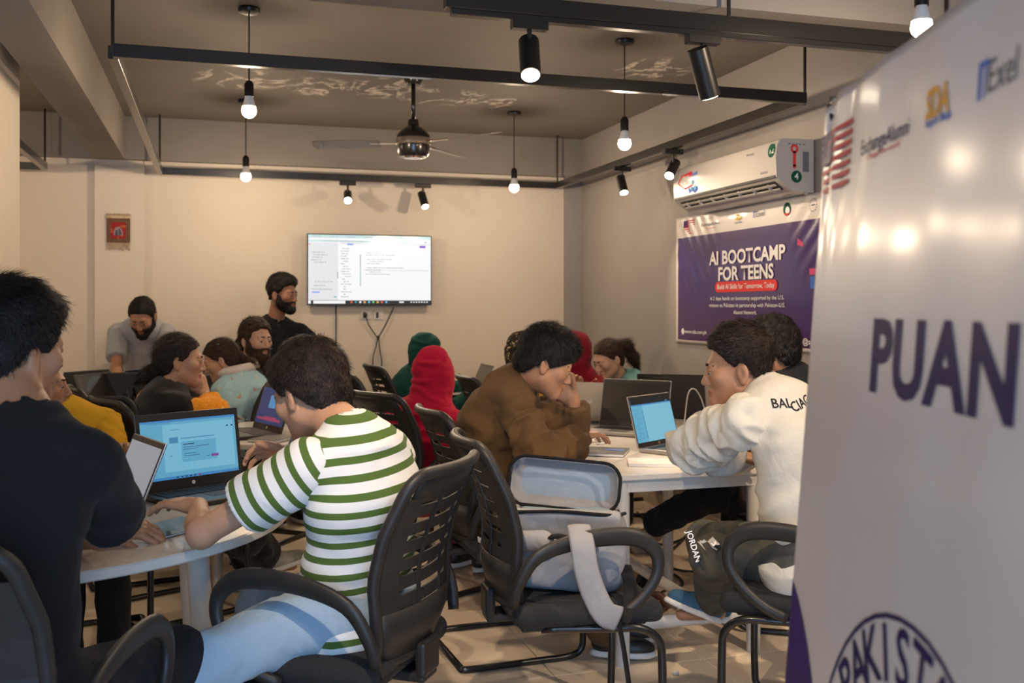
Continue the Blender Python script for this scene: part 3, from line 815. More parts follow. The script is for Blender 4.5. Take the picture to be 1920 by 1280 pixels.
# sockets and cords below it
M_SOCK = mat('socket_white', (.68, .64, .58), .4)
def socket(px, py, label, plug):
    k = (px - 960) / FPX; d = YB / (CY - SY * k); X = d * (CY * k + SY); z = CAMZ + (HOR - py) / FPX * d
    s = empty('wall_socket', (X, YB, z), 0, label, 'wall socket', 'sockets under the television')
    MB().box((-.037, -.010, -.037), (.037, 0, .037), .004, 2).build('plate', M_SOCK, s)
    MB().box((-.022, -.012, -.025), (-.002, -.009, .02)).build('pin_holes', M_ACD, s)
    MB().box((.012, -.014, -.012), (.024, -.009, .012), .001, 1).build('switch', M_SOCK, s)
    return X, z
sx, sz = socket(686, 590, 'white wall socket with a black plug, left of the pair under the television', True)
socket(710, 590, 'white wall socket without a plug, right of the pair under the television', False)
def back_pt(px, py, off=.02):
    k = (px - 960) / FPX; d = (YB - off) / (CY - SY * k); X = d * (CY * k + SY)
    return (X, YB - off, CAMZ + (HOR - py) / FPX * d)
M_CORD = mat('black_cord', (.012, .012, .012), .5)
cd_ = empty('hanging_cable', back_pt(709, 632), 0, 'black power cord knotted below the television and plugged into a socket', 'cord'); cd_.location = (0, 0, 0)
MB().tube(bez([back_pt(685, 588, .03), back_pt(690, 606, .025), back_pt(700, 622), back_pt(709, 631), back_pt(720, 615), back_pt(730, 595), back_pt(738, 576)], 6), .004).build('upper_loop', M_CORD, cd_, True)
MB().tube(bez([back_pt(709, 631), back_pt(705, 650), back_pt(700, 668), back_pt(699, 690)], 6), .004).build('hanging_cord', M_CORD, cd_, True)
MB().tube(bez([back_pt(710, 632), back_pt(712, 655), back_pt(716, 680), back_pt(712, 695), back_pt(706, 705), back_pt(702, 760), back_pt(702, 880)], 6), .004).build('hanging_cord', M_CORD, cd_, True)
MB().sphere(back_pt(709, 632), (.012, .01, .014), 10, 8).build('knot', M_CORD, cd_, True)
MB().box((sx - .02, YB - .04, sz - .01), (sx + .006, YB - .009, sz + .014), .003).build('plug', M_CORD, cd_)
c2 = MB().tube([back_pt(630, 572, .015), back_pt(630, 700, .012), back_pt(630, 880, .012)], .0045).build('television_cable', M_CORD, None, True)
tag(c2, 'straight black cable running down the beige wall from the television', 'cable')

# woven wall hanging
def rug_mat():
    m, nt, b = new_mat('woven_rug'); L = nt.links.new
    tc = N(nt, 'ShaderNodeTexCoord'); vo = N(nt, 'ShaderNodeTexVoronoi'); vo.inputs['Scale'].default_value = 55
    L(tc.outputs['Object'], vo.inputs['Vector'])
    cr = N(nt, 'ShaderNodeValToRGB'); cr.color_ramp.interpolation = 'CONSTANT'
    e = cr.color_ramp.elements; e[0].color = (.30, .02, .02, 1); e[1].position = .62; e[1].color = (.42, .10, .04, 1)
    x = e.new(.78); x.color = (.30, .02, .02, 1); x = e.new(.9); x.color = (.55, .28, .12, 1)
    L(vo.outputs['Color'], cr.inputs['Fac']); L(cr.outputs['Color'], b.inputs['Base Color']); b.inputs['Roughness'].default_value = .95
    return m
rc = back_pt(222, 432, .05)
rug = empty('wall_rug', (rc[0], YB - .047, rc[2]), 0, 'small red woven rug with fringes hanging on the beige pillar', 'wall rug')
k_ = 6.85 / 1867
rw_, rh_ = 21 * k_, 23 * k_
MB().box((-rw_, -.008, -rh_), (rw_, 0, rh_), .002).build('woven_field', mat('rug_border', (.13, .085, .045), .95, var=.35, vscale=90), rug)
MB().box((-rw_ * .66, -.0105, -rh_ * .70), (rw_ * .66, -.007, rh_ * .70)).build('centre_panel', rug_mat(), rug)
M_RB = mat('rug_blue', (.06, .07, .12), .95); M_RP = mat('rug_pale', (.32, .22, .2), .95)
for nm, pts, m_, l_ in (('arch', [(-.4, -.42), (.42, -.42), (.3, .1), (.1, .3), (-.2, .28), (-.38, 0)], M_RP, .0115), ('arch', [(-.3, -.42), (-.02, -.42), (-.06, 0), (-.2, .05)], M_RB, .0125), ('arch', [(.06, -.42), (.3, -.3), (.12, .2), (.02, .1)], M_RB, .0125)):
    MB().prism([(x * rw_, y * rh_) for x, y in pts], -l_, -.009, 'y').build(nm, m_, rug)
for b_ in ((-rw_, -rh_, -rw_ + .006, rh_), (rw_ - .006, -rh_, rw_, rh_), (-rw_, rh_ - .006, rw_, rh_), (-rw_, -rh_, rw_, -rh_ + .006)):
    MB().box((b_[0], -.0095, b_[1]), (b_[2], -.007, b_[3])).build('edging', mat('rug_edge', (.16, .03, .02), .95), rug)
M_FRI = mat('rug_fringe', (.50, .38, .24), .95, var=.25, vscale=60)
MB().box((-rw_ - .006, -.010, rh_), (rw_ + .006, 0, rh_ + .022), .003).build('top_band', M_FRI, rug)
fb = MB(); fr_ = random.Random(5)
for i in range(46):
    x = -rw_ + 2 * rw_ * i / 45
    fb.tube([(x, -.005, -rh_), (x + fr_.uniform(-.004, .004), -.007, -rh_ - .03), (x + fr_.uniform(-.007, .007), -.006, -rh_ - fr_.uniform(.045, .062))], .0014, 4)
    fb.tube([(x, -.005, rh_ + .02), (x + fr_.uniform(-.008, .008), -.008, rh_ + .03 + fr_.uniform(0, .008)), (x + fr_.uniform(-.012, .012), -.010, rh_ + .026)], .0014, 4)
o = fb.build('fringe', M_FRI, rug); o['kind'] = 'stuff'
# ------------------------------------------------------------------ tables
M_TOP = mat('table_white', (.66, .62, .565), .32, var=.03, vscale=2, bump=.015, bscale=30, coat=.2)
M_LEG = mat('table_leg_white', (.62, .60, .56), .35, var=.05, vscale=8)
ZTAB = .72
def disc_top(r, z0, z1, n=64):
    return MB().lathe(((0, z1), (r - .004, z1), (r, z1 - .004), (r, z0 + .004), (r - .004, z0), (0, z0)), n=n)
def round_table(cx, cy_, r, label, legs, lr=.033):
    t = empty('round_table', (cx, cy_, 0), 0, label, 'table')
    disc_top(r, ZTAB - .028, ZTAB).build('tabletop', M_TOP, t, auto=40)
    for a in legs:
        c, s_ = math.cos(math.radians(a)), math.sin(math.radians(a))
        R0, R1 = r * .70, r * .76
        l = MB().cyl((R1 * c, R1 * s_, 0.012), (R0 * c, R0 * s_, ZTAB - .03), lr * .9, lr, n=20).build('leg', M_LEG, t, auto=50)
        MB().cyl((R1 * c, R1 * s_, 0), (R1 * c, R1 * s_, .014), lr * .8, n=16).build('foot', M_ACD, l)
    MB().cyl((0, 0, ZTAB - .06), (0, 0, ZTAB - .028), r * .3).build('underframe', M_LEG, t)
    return t
T1 = (-.558, 3.265); R1 = .79
round_table(*T1, R1, 'large round white table in the left foreground with the open black laptop', (-23, 33, 140, 220))
T2 = (.34, 5.10); R2 = .49
round_table(*T2, R2, 'smaller round white table behind the boy in the striped shirt', (-60, 20, 130, 210), .025)

def rect_table(x0, x1, y0, y1, label, kind='frame'):
    t = empty('rectangular_table', ((x0 + x1) / 2, (y0 + y1) / 2, 0), 0, label, 'table')
    a, b = (x1 - x0) / 2, (y1 - y0) / 2
    MB().box((-a, -b, ZTAB - .024), (a, b, ZTAB), .004, 2).build('tabletop', M_TOP, t)
    i = .03
    for nm, lo, hi in (('apron', (-a + i, -b + i - .01, ZTAB - .07), (a - i, -b + i + .015, ZTAB - .024)), ('apron', (-a + i, b - i - .015, ZTAB - .07), (a - i, b - i + .01, ZTAB - .024)),
                       ('apron', (-a + i - .01, -b + i, ZTAB - .07), (-a + i + .015, b - i, ZTAB - .024)), ('apron', (a - i - .015, -b + i, ZTAB - .07), (a - i + .01, b - i, ZTAB - .024))):
        MB().box(lo, hi).build(nm, M_LEG, t)
    for sx_ in (-1, 1):
        for sy_ in (-1, 1):
            x, y = sx_ * (a - .045), sy_ * (b - .045)
            MB().cyl((x, y, 0), (x, y, ZTAB - .03), .027, n=20).build('leg', M_LEG, t, auto=50)
    if kind == 'frame':
        for y in (-b + .045, b - .045):
            MB().cyl((-a + .05, y, .15), (a - .05, y, .15), .025, n=16).build('stretcher', M_LEG, t, auto=50)
        MB().cyl((a - .2, -b + .05, .15), (a - .2, b - .05, .15), .024, n=16).build('stretcher', M_LEG, t, auto=50)
    return t
rect_table(1.42, 2.06, 3.40, 5.15, 'long white table on the right with laptops and notebooks')
rect_table(2.075, 2.72, 4.38, 5.20, 'white side table by the grey wall carrying cables behind the black laptop', 'plain')
rect_table(-1.15, .0, 5.86, 6.62, 'white table at the back left cluttered with cables', 'plain')
rect_table(1.72, 2.62, 6.72, 7.32, 'white table against the back wall with one open laptop', 'plain')

# ------------------------------------------------------------------ chair
M_PLAS = mat('chair_plastic', (.020, .018, .017), .45, spec=.35, var=.15, vscale=30, bump=.03, bscale=300)
M_SEAT = mat('chair_fabric', (.014, .014, .016), .9, var=.3, vscale=200, bump=.2, bscale=400)
M_TUBE = mat('chair_tube', (.010, .010, .011), .3, .2, coat=.2)
BZ = [.46, .53, .60, .68, .79, .94]; BYv = [-.205, -.228, -.232, -.228, -.255, -.325]; BWd = [.17, .20, .215, .222, .222, .200]
def back_surf(s, z, off=0.0):
    y = float(np.interp(z, BZ, BYv)); w = float(np.interp(z, BZ, BWd))
    return (s * w, y + .045 * s * s - .012 - off, z)
def strip(z0, z1, th=.006, s0=-.97, s1=.97, n=12, m=2):
    V = []; F = []
    for side in (0, 1):
        for j in range(m + 1):
            for i in range(n + 1):
                V.append(back_surf(s0 + (s1 - s0) * i / n, z0 + (z1 - z0) * j / m, th * side))
    S = (n + 1) * (m + 1); q = lambda k, j, i: k * S + j * (n + 1) + i
    for j in range(m):
        for i in range(n):
            F.append((q(0, j, i), q(0, j, i + 1), q(0, j + 1, i + 1), q(0, j + 1, i))); F.append((q(1, j, i), q(1, j + 1, i), q(1, j + 1, i + 1), q(1, j, i + 1)))
    for i in range(n):
        F.append((q(0, 0, i), q(1, 0, i), q(1, 0, i + 1), q(0, 0, i + 1))); F.append((q(0, m, i), q(0, m, i + 1), q(1, m, i + 1), q(1, m, i)))
    for j in range(m):
        F.append((q(0, j, 0), q(0, j + 1, 0), q(1, j + 1, 0), q(1, j, 0))); F.append((q(0, j, n), q(1, j, n), q(1, j + 1, n), q(0, j + 1, n)))
    return mesh_of(V, F)
def make_chair(arms=True):
    t = empty('office_chair')
    mb = MB().box((-.235, -.21, .415), (.235, .25, .485), .035, 4); me = mb.mesh()
    for v in me.vertices:
        x, y, z = v.co
        v.co.z = z - .012 * max(0, (y - .12) / .13) ** 2 - .008 * (1 - (x / .235) ** 2) * (z > .45)
    link('seat', me, M_SEAT, t, True)
    MB().box((-.2, -.18, .400), (.2, .2, .418), .005, 1).build('seat_pan', M_PLAS, t)
    # back frame
    pts = []
    for z in np.linspace(.47, .89, 14): pts.append(back_surf(1, z))
    for a in np.linspace(0, math.pi / 2, 6)[1:]:
        s = 1 - .22 * (1 - math.cos(a)); pts.append(back_surf(s, .89 + .05 * math.sin(a)))
    pts += [back_surf(s, .94) for s in np.linspace(.6, -.6, 7)]
    for a in np.linspace(math.pi / 2, 0, 6)[:-1]:
        s = -1 + .22 * (1 - math.cos(a)); pts.append(back_surf(s, .89 + .05 * math.sin(a)))
    for z in np.linspace(.89, .47, 14): pts.append(back_surf(-1, z))
    pts += [back_surf(s, .465) for s in np.linspace(-.8, .8, 6)]
    MB().tube(pts, .016, 10, True, ry=.016).build('back_frame', M_PLAS, t, True)
    link('top_panel', strip(.865, .938, .008, -.86, .86), M_PLAS, t, True)
    link('lower_panel', strip(.465, .60, .010), M_PLAS, t, True)
    zs_ = np.linspace(.618, .842, 6)
    sl = None
    for z in zs_:
        link('slat', strip(z - .0150, z + .0150, .006, n=12, m=1), M_PLAS, t)
    for s in (-.82, -.3, .3, .82):
        hw = .14 if abs(s) > .5 else .03
        link('upright_rib', strip(.59, .88, .005, s - hw, s + hw, 2, 8), M_PLAS, t).location = (0, -.004, 0)
    MB().box((-.05, -.255, .40), (.05, -.225, .49), .01, 2).build('back_bracket', M_PLAS, t)
    MB().box((-.045, -.25, .385), (.045, .02, .412), .008, 2).build('tilt_bar', M_PLAS, t)
    if arms:
        for s in (-1, 1):
            x = s * .268
            P = [(x * .90, -.215, .49), (x * .96, -.20, .56), (x, -.15, .635), (x, -.04, .672), (x, .08, .682), (x, .16, .668), (x, .205, .625), (x, .205, .565), (x, .165, .505), (x, .10, .455), (x * .93, .04, .425)]
            PP = bez(P, 4); n_ = len(PP)
            wd = [.016 + .012 * math.exp(-((k / n_ - .38) / .2) ** 2) for k in range(n_)]
            MB().tube(PP, wd, 10, ry=.013).build('armrest', M_PLAS, t, True)
    for s in (-1, 1):
        x = s * .235
        P = [(x * .8, -.12, .405), (x * .95, .08, .405), (x, .17, .40), (x, .225, .36), (x, .235, .28), (x, .235, .10), (x, .225, .035), (x, .17, .014), (x, .05, .013), (x, -.20, .013), (x * .97, -.245, .013)]
        MB().tube(bez(P, 5), .0125, 10).build('leg', M_TUBE, t, True)
    MB().tube([(-.228, -.245, .013), (.228, -.245, .013)], .0125, 10).build('rear_bar', M_TUBE, t, True)
    MB().tube([(-.2, .0, .402), (.2, .0, .402)], .011, 8).build('cross_bar', M_TUBE, t, True)
    return t
CH_ARM = make_chair(True); CH_USED = [False]
def chair(cx, cd, f, label):
    "cx, cd: seat centre in camera-aligned ground metres; f: facing (camera x, forward)"
    X, Y = cam_xy(cx, cd); fv = cdir(*f)
    t = CH_ARM if not CH_USED[0] else copy_tree(CH_ARM)
    CH_USED[0] = True
    t.location = (X, Y, 0); t.rotation_euler = (0, 0, ang_of(fv))
    tag(t, label, 'chair', 'black slatted office chairs')
    return t
CHAIRS = dict(
    stripe=chair(-.445, 2.64, (-.948, .319), 'black slatted office chair under the boy in the green striped shirt'),
    dark=chair(-1.02, 1.95, (.06, 1), 'black office chair back in the lower left corner under the boy in black'),
    pack=chair(.16, 3.10, (.97, .22), 'black office chair holding the grey backpack on its seat'),
    brown=chair(-.03, 3.94, (.94, .34), 'black slatted office chair under the boy in the brown shirt'),
    red=chair(-.42, 4.76, (.72, .69), 'black office chair under the person in the red headscarf'),
    back1=chair(-.70, 5.95, (.9, .42), 'empty black chair before the beige wall, in front of the hanging cord'),
    back2=chair(-.66, 6.80, (.9, .42), 'black chair under the person in the green headscarf, below the hanging cord'),
    left=chair(-1.87, 5.0, (.86, .5), 'empty black chair between the yellow shirt and the cable-cluttered table'),
    yellow=chair(-1.70, 3.95, (.4, -.91), 'black chair whose floor runners show under the left round table'),
    white=chair(.95, 3.13, (-.90, .43), 'black armchair under the boy in the white jacket'),
    pony=chair(.86, 6.62, (-.85, -.35), 'dark chair behind the girl with the ponytail'),
    blackt=chair(1.22, 4.27, (-.958, .287), 'black chair under the curly haired person in a black shirt'),
    orange=chair(-1.50, 4.42, (.75, .66), 'black chair under the girl in black and orange'),
    floral=chair(-1.52, 5.70, (-.9, .35), 'black chair under the girl in the pale blue floral dress'),
    beard=chair(-1.66, 6.50, (.7, -.5), 'black chair under the seated bearded man'),
    pattern=chair(.03, 5.72, (.9, .3), 'black chair under the person in the dotted headscarf'),
    maroon=chair(.40, 6.10, (.5, -.85), 'black chair under the person in the maroon headscarf'),
)

stk = MB().box((-.012, -.001, -.009), (.012, .001, .009)).build('sticker', M_PAPER_ if False else mat('sticker_white', (.6, .58, .55), .5), CHAIRS['pack']); _q = back_surf(-.55, .60, .0125); stk.location = _q; stk.rotation_euler = (math.radians(8), 0, math.radians(12))

# ------------------------------------------------------------------ laptops
M_KEY = mat('laptop_keys', (.012, .012, .013), .5); M_LBLK = mat('laptop_black', (.015, .014, .015), .35, coat=.2); M_LSIL = mat('laptop_silver', (.42, .40, .375), .34, .75)
M_LDGR = mat('laptop_darkgrey', (.06, .057, .054), .4, .3); M_SOFF = mat('screen_off', (.006, .005, .006), .12, coat=.5)
M_SOFF2 = mat('screen_reflective_brown', (.018, .015, .013), .25, coat=.4)
def laptop(loc, f, tilt, w, dp, lh, shell, screen, label, deck=None, ui_fn=None, logo=None, bez_=.012, topbez=.02, botbez=.03):
    "loc: hinge centre on the table; f: direction towards the user"
    loc = np.array(loc, float); fv = nrm(np.array([f[0], f[1], 0]))
    t = empty('laptop', loc, ang_of(fv), label, 'laptop', 'laptops on the tables')
    deck = deck or shell
    MB().box((-w / 2, 0.004, 0.001), (w / 2, dp, .017), .004, 2).build('base', deck, t)
    kb = MB(); nk = 14; kw = (w - .05) / nk
    for r_ in range(5):
        for c in range(nk):
            if r_ == 4 and 4 <= c <= 8 and c != 4: continue
            x0 = -w / 2 + .025 + c * kw; wdt = kw * (5 if (r_ == 4 and c == 4) else 1) - .0025
            kb.box((x0, .03 + r_ * .019, .017), (x0 + wdt, .03 + r_ * .019 + .0165, .0188))
    o_ = kb.build('keyboard', M_KEY, t); o_['kind'] = 'stuff'
    MB().box((-.05, .135, .0165), (.05, .135 + .062, .0176)).build('touchpad', M_KEY if shell is not M_LSIL else M_LDGR, t)
    lid = MB().box((-w / 2, -.0045, 0), (w / 2, .0025, lh), .003, 2).build('lid', shell, t)
    lid.location = (0, 0.0, .014); lid.rotation_euler = (math.radians(tilt), 0, 0)
    MB().box((-w / 2 + .003, .0025, .004), (w / 2 - .003, .0033, lh - .004)).build('bezel', M_LBLK, lid)
    sw, sh_ = w - 2 * bez_, lh - topbez - botbez
    sc = MB().box((-sw / 2, .0033, botbez), (sw / 2, .0040, lh - topbez)).build('screen', screen, lid)
    MB().cyl((-w * .42, 0, .012), (w * .42, 0, .012), .006, n=10).build('hinge', M_LBLK, t)
    if logo is not None:
        put(glyphs('hp', .028, .0, shear=.2) if logo[0] == 'hp' else flat('disc', 0, 0, .010), lambda u, v, l=0: (-u, -.0046 - l, lh * .52 + v), 'lid_logo', logo[1], lid, (0, 0), .0006)
    put(flat('disc', 0, 0, .0065), lambda u, v, l=0: (-u, .0034 + l, botbez * .5 + v), 'maker_mark', P_WHITE if shell is not M_LSIL else M_LSIL, lid, (0, 0), .0006)
    if ui_fn is not None:
        fn = lambda u, v, l=0: (sw / 2 - u * sw, .0040 + l, botbez + v * sh_)
        ui_fn(fn, sc)
    return t
S_BLUE = emis('laptop_screen_blue', (.105, .34, .50), .95, .2); S_BLUE2 = emis('laptop_screen_paleblue', (.17, .43, .58), .95, .2); S_MID = emis('laptop_ui_mid', (.06, .21, .38), .95, .2)
S_DK = emis('laptop_ui_dark', (.015, .06, .11), .95, .2); S_PUR = emis('laptop_ui_purple', (.18, .06, .26), .95, .2); S_NAVY = emis('laptop_screen_navy', (.012, .028, .11), .9, .2); S_PINK = emis('laptop_ui_pink', (.28, .03, .10), .9, .2); S_SKY = emis('laptop_ui_sky', (.05, .20, .45), .95, .2)
S_BLK = emis('laptop_ui_black', (.01, .012, .015), .9, .2)
def ui_web(fn, sc):
    ui(S_SKY, [(0, .965, 1, 1), (0, 0, 1, .045)], .0003, fn, sc); ui(S_BLUE2, [(.22, .12, .97, .92), (.39, .25, .78, .62)], .0002, fn, sc)
    ui(S_BLUE, [(.40, .26, .77, .61)], .0004, fn, sc)
    ui(S_MID, [(.28, .60, .37, .70), (.40, .66, .76, .675), (.06, .945, .30, .955), (.30, .82, .40, .83), (.05, .7, .1, .71), (.05, .6, .12, .61), (.05, .5, .1, .51), (.05, .4, .11, .41), (.05, .3, .1, .31), (.28, .38, .3, .4)], .0006, fn, sc)
    ui(S_DK, [(.42, .555, .54, .57), (.42, .51, .70, .518), (.42, .475, .58, .483), (.42, .40, .55, .408), (.42, .36, .58, .368), (.66, .32, .69, .33), (.90, .80, .92, .825), (.95, .80, .97, .825), (.95, .945, .96, .955)] + [(.33 + .045 * k, .012, .35 + .045 * k, .036) for k in range(5)], .0008, fn, sc)
    ui(S_PUR, [(.71, .305, .79, .35)], .0009, fn, sc); ui(S_PINK, [(.56, .010, .58, .036)], .0009, fn, sc)
def ui_doc(fn, sc):
    ui(S_BLK, [(0, .86, 1, 1)], .0003, fn, sc); ui(S_SKY, [(0, .83, 1, .86)], .0003, fn, sc)
    ui(S_BLUE2, [(.27, 0, 1, .83)], .0002, fn, sc); ui(S_DK, [(.245, .08, .251, .72)], .0006, fn, sc)
    ui(S_MID, [(.04 + .01 * (k % 3), .05 + .028 * k, .10 + .03 * ((k * 7) % 4), .056 + .028 * k) for k in range(26)] + [(.86, .875, .92, .895)], .0006, fn, sc)
    ui(S_MID, [(.93, .838, .97, .855)], .0008, fn, sc)
def ui_wall(fn, sc):
    ui(S_PINK, [(.05, .1, .9, .17), (.3, .17, .75, .21)], .0003, fn, sc); ui(S_MID, [(.35, .45, .6, .8)], .0004, fn, sc); ui(S_SKY, [(.42, .5, .55, .75)], .0006, fn, sc)
LZ = ZTAB + .001
def lap_at(px, py, d=None, **k):
    d = d or (CAMZ - ZTAB - .012) * FPX / (py - HOR); p = W(px, py, d); return (p[0], p[1], LZ)
laptop(lap_at(363, 900, 3.34), cdir(.752, -.659), 9, .385, .255, .255, M_LBLK, S_BLUE, 'open black laptop with bright blue screen on the left round table', ui_fn=ui_web, topbez=.024, botbez=.036, bez_=.016)
laptop(lap_at(232, 892, 3.05), cdir(-.80, -.60), 22, .32, .215, .212, M_LSIL, emis('laptop_screen_grey', (.30, .32, .37), .8, .3), 'silver laptop seen edge-on before the boy in black')
laptop(lap_at(1236, 835), cdir(.76, -.65), 15, .335, .22, .225, M_LSIL, S_BLUE, 'silver laptop with blue document screen before the white-jacketed boy', ui_fn=ui_doc, topbez=.012, botbez=.022, bez_=.008)
laptop(lap_at(1186, 803), cdir(-.50, -.86), 14, .37, .24, .245, M_LSIL, M_SOFF2, 'laptop with a dark screen and silver rim before the brown-shirted boy', deck=M_LSIL)
laptop(lap_at(1112, 790), cdir(.42, .90), 20, .335, .22, .225, M_LSIL, M_SOFF, 'silver laptop seen from behind its lid left of the dark screen', logo=('hp', P_WHITE))
laptop(lap_at(1262, 781), cdir(.35, .93), 18, .37, .25, .25, M_LBLK, M_SOFF, 'black laptop seen from behind, under the cables by the grey wall')
laptop(lap_at(500, 808), cdir(-.80, -.60), 17, .345, .23, .23, M_LBLK, S_NAVY, 'black laptop with dark blue screen on the smaller round table', ui_fn=ui_wall)
laptop(lap_at(893, 720, 7.12), cdir(-.95, -.30), 24, .33, .22, .21, M_LSIL, M_SOFF2, 'open silver laptop on the table against the back wall')
laptop(lap_at(158, 728, 6.05), cdir(-.9, .43), 6, .34, .23, .22, M_LDGR, M_SOFF, 'dark upright laptop lid at the left end of the cluttered table', logo=('o', P_WHITE))
laptop(lap_at(197, 742, 5.85), cdir(.86, -.2), 22, .34, .23, .23, M_LDGR, M_SOFF2, 'dark grey laptop tilted open among the cables on the back table')
laptop(lap_at(286, 680, 6.12), cdir(-.25, .97), 25, .33, .22, .22, M_LDGR, M_SOFF, 'dark laptop in front of the man in the grey shirt')
laptop(lap_at(386, 735, 5.75), cdir(.80, -.45), 22, .36, .24, .235, M_LBLK, M_SOFF, 'black laptop between the girl in orange and the floral dress')
# old monitor standing on the back table
pm = W(247, 740, 5.98)
mon = empty('monitor', (pm[0], pm[1], LZ), ang_of(cdir(.05, -1)), 'wide black monitor standing among the cables on the back table', 'monitor')
MB().box((-.165, -.02, .03), (.165, .015, .225), .006, 2).build('housing', M_LBLK, mon)
MB().box((-.155, .015, .042), (.155, .0165, .215)).build('screen', M_SOFF, mon)
MB().box((-.03, -.03, 0.008), (.03, -.012, .10), .004, 1).build('neck', M_LBLK, mon)
MB().box((-.09, -.09, 0), (.09, .05, .012), .004, 1).build('foot', M_LBLK, mon)

# ------------------------------------------------------------------ notebooks, papers, cables
M_PAPER = mat('paper', (.70, .67, .66), .8); M_COVER = mat('notebook_cover', (.05, .05, .055), .4, coat=.2); M_KRAFT = mat('notebook_grey', (.16, .145, .13), .7)
def notebook(px, py, d, f, w, l, th, cover, label, spiral=False, pages=True):
    p = W(px, py, d)
    t = empty('notebook', (p[0], p[1], LZ), ang_of(cdir(*f)), label, 'notebook', 'notebooks on the tables')
    MB().box((-w / 2 + .002, -l / 2 + .002, .001), (w / 2 - .002, l / 2 - .002, th - .001)).build('pages', M_PAPER, t)
    MB().box((-w / 2, -l / 2, th - .0012), (w / 2, l / 2, th), .0004, 1).build('cover', cover, t)
    MB().box((-w / 2, -l / 2, 0), (w / 2, l / 2, .0012)).build('back_cover', cover, t)
    if spiral:
        for k in range(14):
            y = -l / 2 + .015 + k * (l - .03) / 13
            MB().tube([(w / 2 - .006 + .007 * math.cos(a), y, th / 2 + .008 * math.sin(a)) for a in np.linspace(0, 2 * math.pi, 9)[:-1]], .0011, 5, True).build('ring', M_LSIL, t)
    return t
nb1 = notebook(515, 823, 4.63, (.35, .94), .15, .21, .014, M_KRAFT, 'small grey spiral notebook on the smaller round table', True)
nb2 = notebook(1125, 843, 4.22, (.25, .97), .23, .20, .012, M_COVER, 'dark printed notebook at the corner of the right table')
put(glyphs('NOTEBOOK', .012, .01), lambda u, v, l=0: (u, v, .012 + l), 'lettering', P_WHITE, nb2, (-.03, -.02), .0006)
put(join_meshes([flat('rect', -.09, .03, -.05, .055), flat('rect', .02, .0, .10, .04)]), lambda u, v, l=0: (u, v, .012 + l), 'cover_print', P_BLUE, nb2, (0, 0), .0006)
notebook(1225, 868, 3.93, (.1, 1), .20, .15, .010, M_PAPER, 'white notepad under the sleeve of the white jacket')
def sheet(px, py, d, f, w, l, m_, label, cat='paper', name='paper_sheet', z=LZ):
    p = W(px, py, d)
    V = [(w * (i / 6 - .5), l * (j / 6 - .5), .0008 + .0016 * (math.sin(i * 1.1 + j) * .5 + .5)) for j in range(7) for i in range(7)]
    o = link(name, mesh_of(V, [(j * 7 + i, j * 7 + i + 1, (j + 1) * 7 + i + 1, (j + 1) * 7 + i) for j in range(6) for i in range(6)]), m_, None, True)
    s_ = o.modifiers.new('t', 'SOLIDIFY'); s_.thickness = .0006; s_.offset = -1
    o.location = (p[0], p[1], z); o.rotation_euler = (0, 0, ang_of(cdir(*f)))
    return tag(o, label, cat, 'loose papers')
sheet(300, 968, 2.95, (.4, .9), .21, .29, mat('paper_grey', (.45, .45, .46), .7), 'grey sheet of paper beside the hands of the boy in black')
notebook(322, 992, 2.78, (.5, .86), .16, .22, .006, M_COVER, 'thin dark booklet at the rim of the left round table')
sheet(1085, 790, 4.6, (.8, .6), .15, .21, M_PAPER, 'white papers left of the silver laptop lid')
M_WCORD = mat('white_cord', (.72, .70, .66), .4)
def cable(pts, r, m_, label, name='cable'):
    o = MB().tube(bez(pts, 7), r, 7).build(name, m_, None, True)
    return tag(o, label, 'cable', 'cables')
def tp(px, py, d, z=None):
    p = W(px, py, d)
    if z is not None: p[2] = z
    return p
cable([tp(1282, 775, 5.0, LZ + .004), tp(1290, 740, 5.0), tp(1302, 729, 5.0), tp(1314, 745, 5.0), tp(1322, 768, 5.0), tp(1340, 775, 4.9, LZ + .005)], .0035, M_WCORD, 'white cable arching up behind the black laptop lid')
cable([tp(1290, 770, 5.05, LZ + .03), tp(1310, 757, 5.0, LZ + .06), tp(1335, 765, 4.9, LZ + .03), tp(1345, 772, 4.85, LZ + .005)], .004, M_CORD, 'black cable beside the arching white cable')
cable([tp(1120, 792, 4.40, LZ + .03), tp(1116, 786, 4.38, LZ + .035), tp(1126, 783, 4.36, LZ + .04), tp(1137, 788, 4.34, LZ + .035), tp(1132, 796, 4.3, LZ + .03), tp(1118, 798, 4.3, LZ + .026)], .0045, M_WCORD, 'loop of white cable above the keyboard hand of the brown-shirted boy')
yb = MB().box((-.05, -.02, 0), (.05, .02, .03), .012, 3).build('snack_packet', mat('yellow_packet', (.75, .42, .04), .4, var=.2, vscale=40), None)
p = W(1318, 768, 4.75); yb.location = (p[0], p[1], LZ); yb.rotation_euler = (0, 0, .6); tag(yb, 'small yellow and white packet among cables by the grey wall', 'packet')
rc_ = random.Random(11)
for k in range(9):
    px0 = 205 + rc_.uniform(0, 60); d0 = 5.93 + rc_.uniform(-.04, .25); pts = []
    for j in range(6):
        px0 += rc_.uniform(-14, 16)
        pts.append(tp(min(275, max(200, px0)), 745, d0 + rc_.uniform(-.06, .06), LZ + .006 + (rc_.uniform(.02, .14) if j in (1, 2, 4) else .0)))
    cable(pts, .0045, M_CORD, 'one of the tangled black cables heaped on the back left table')
pa = W(228, 760, 5.98)
ad_ = MB().box((-.05, -.025, 0), (.05, .025, .03), .006, 2).build('power_adapter', M_CORD, None); ad_.location = (pa[0], pa[1], LZ); tag(ad_, 'black power adapter lying on the back left table', 'adapter')
pa = W(219, 758, 5.92)
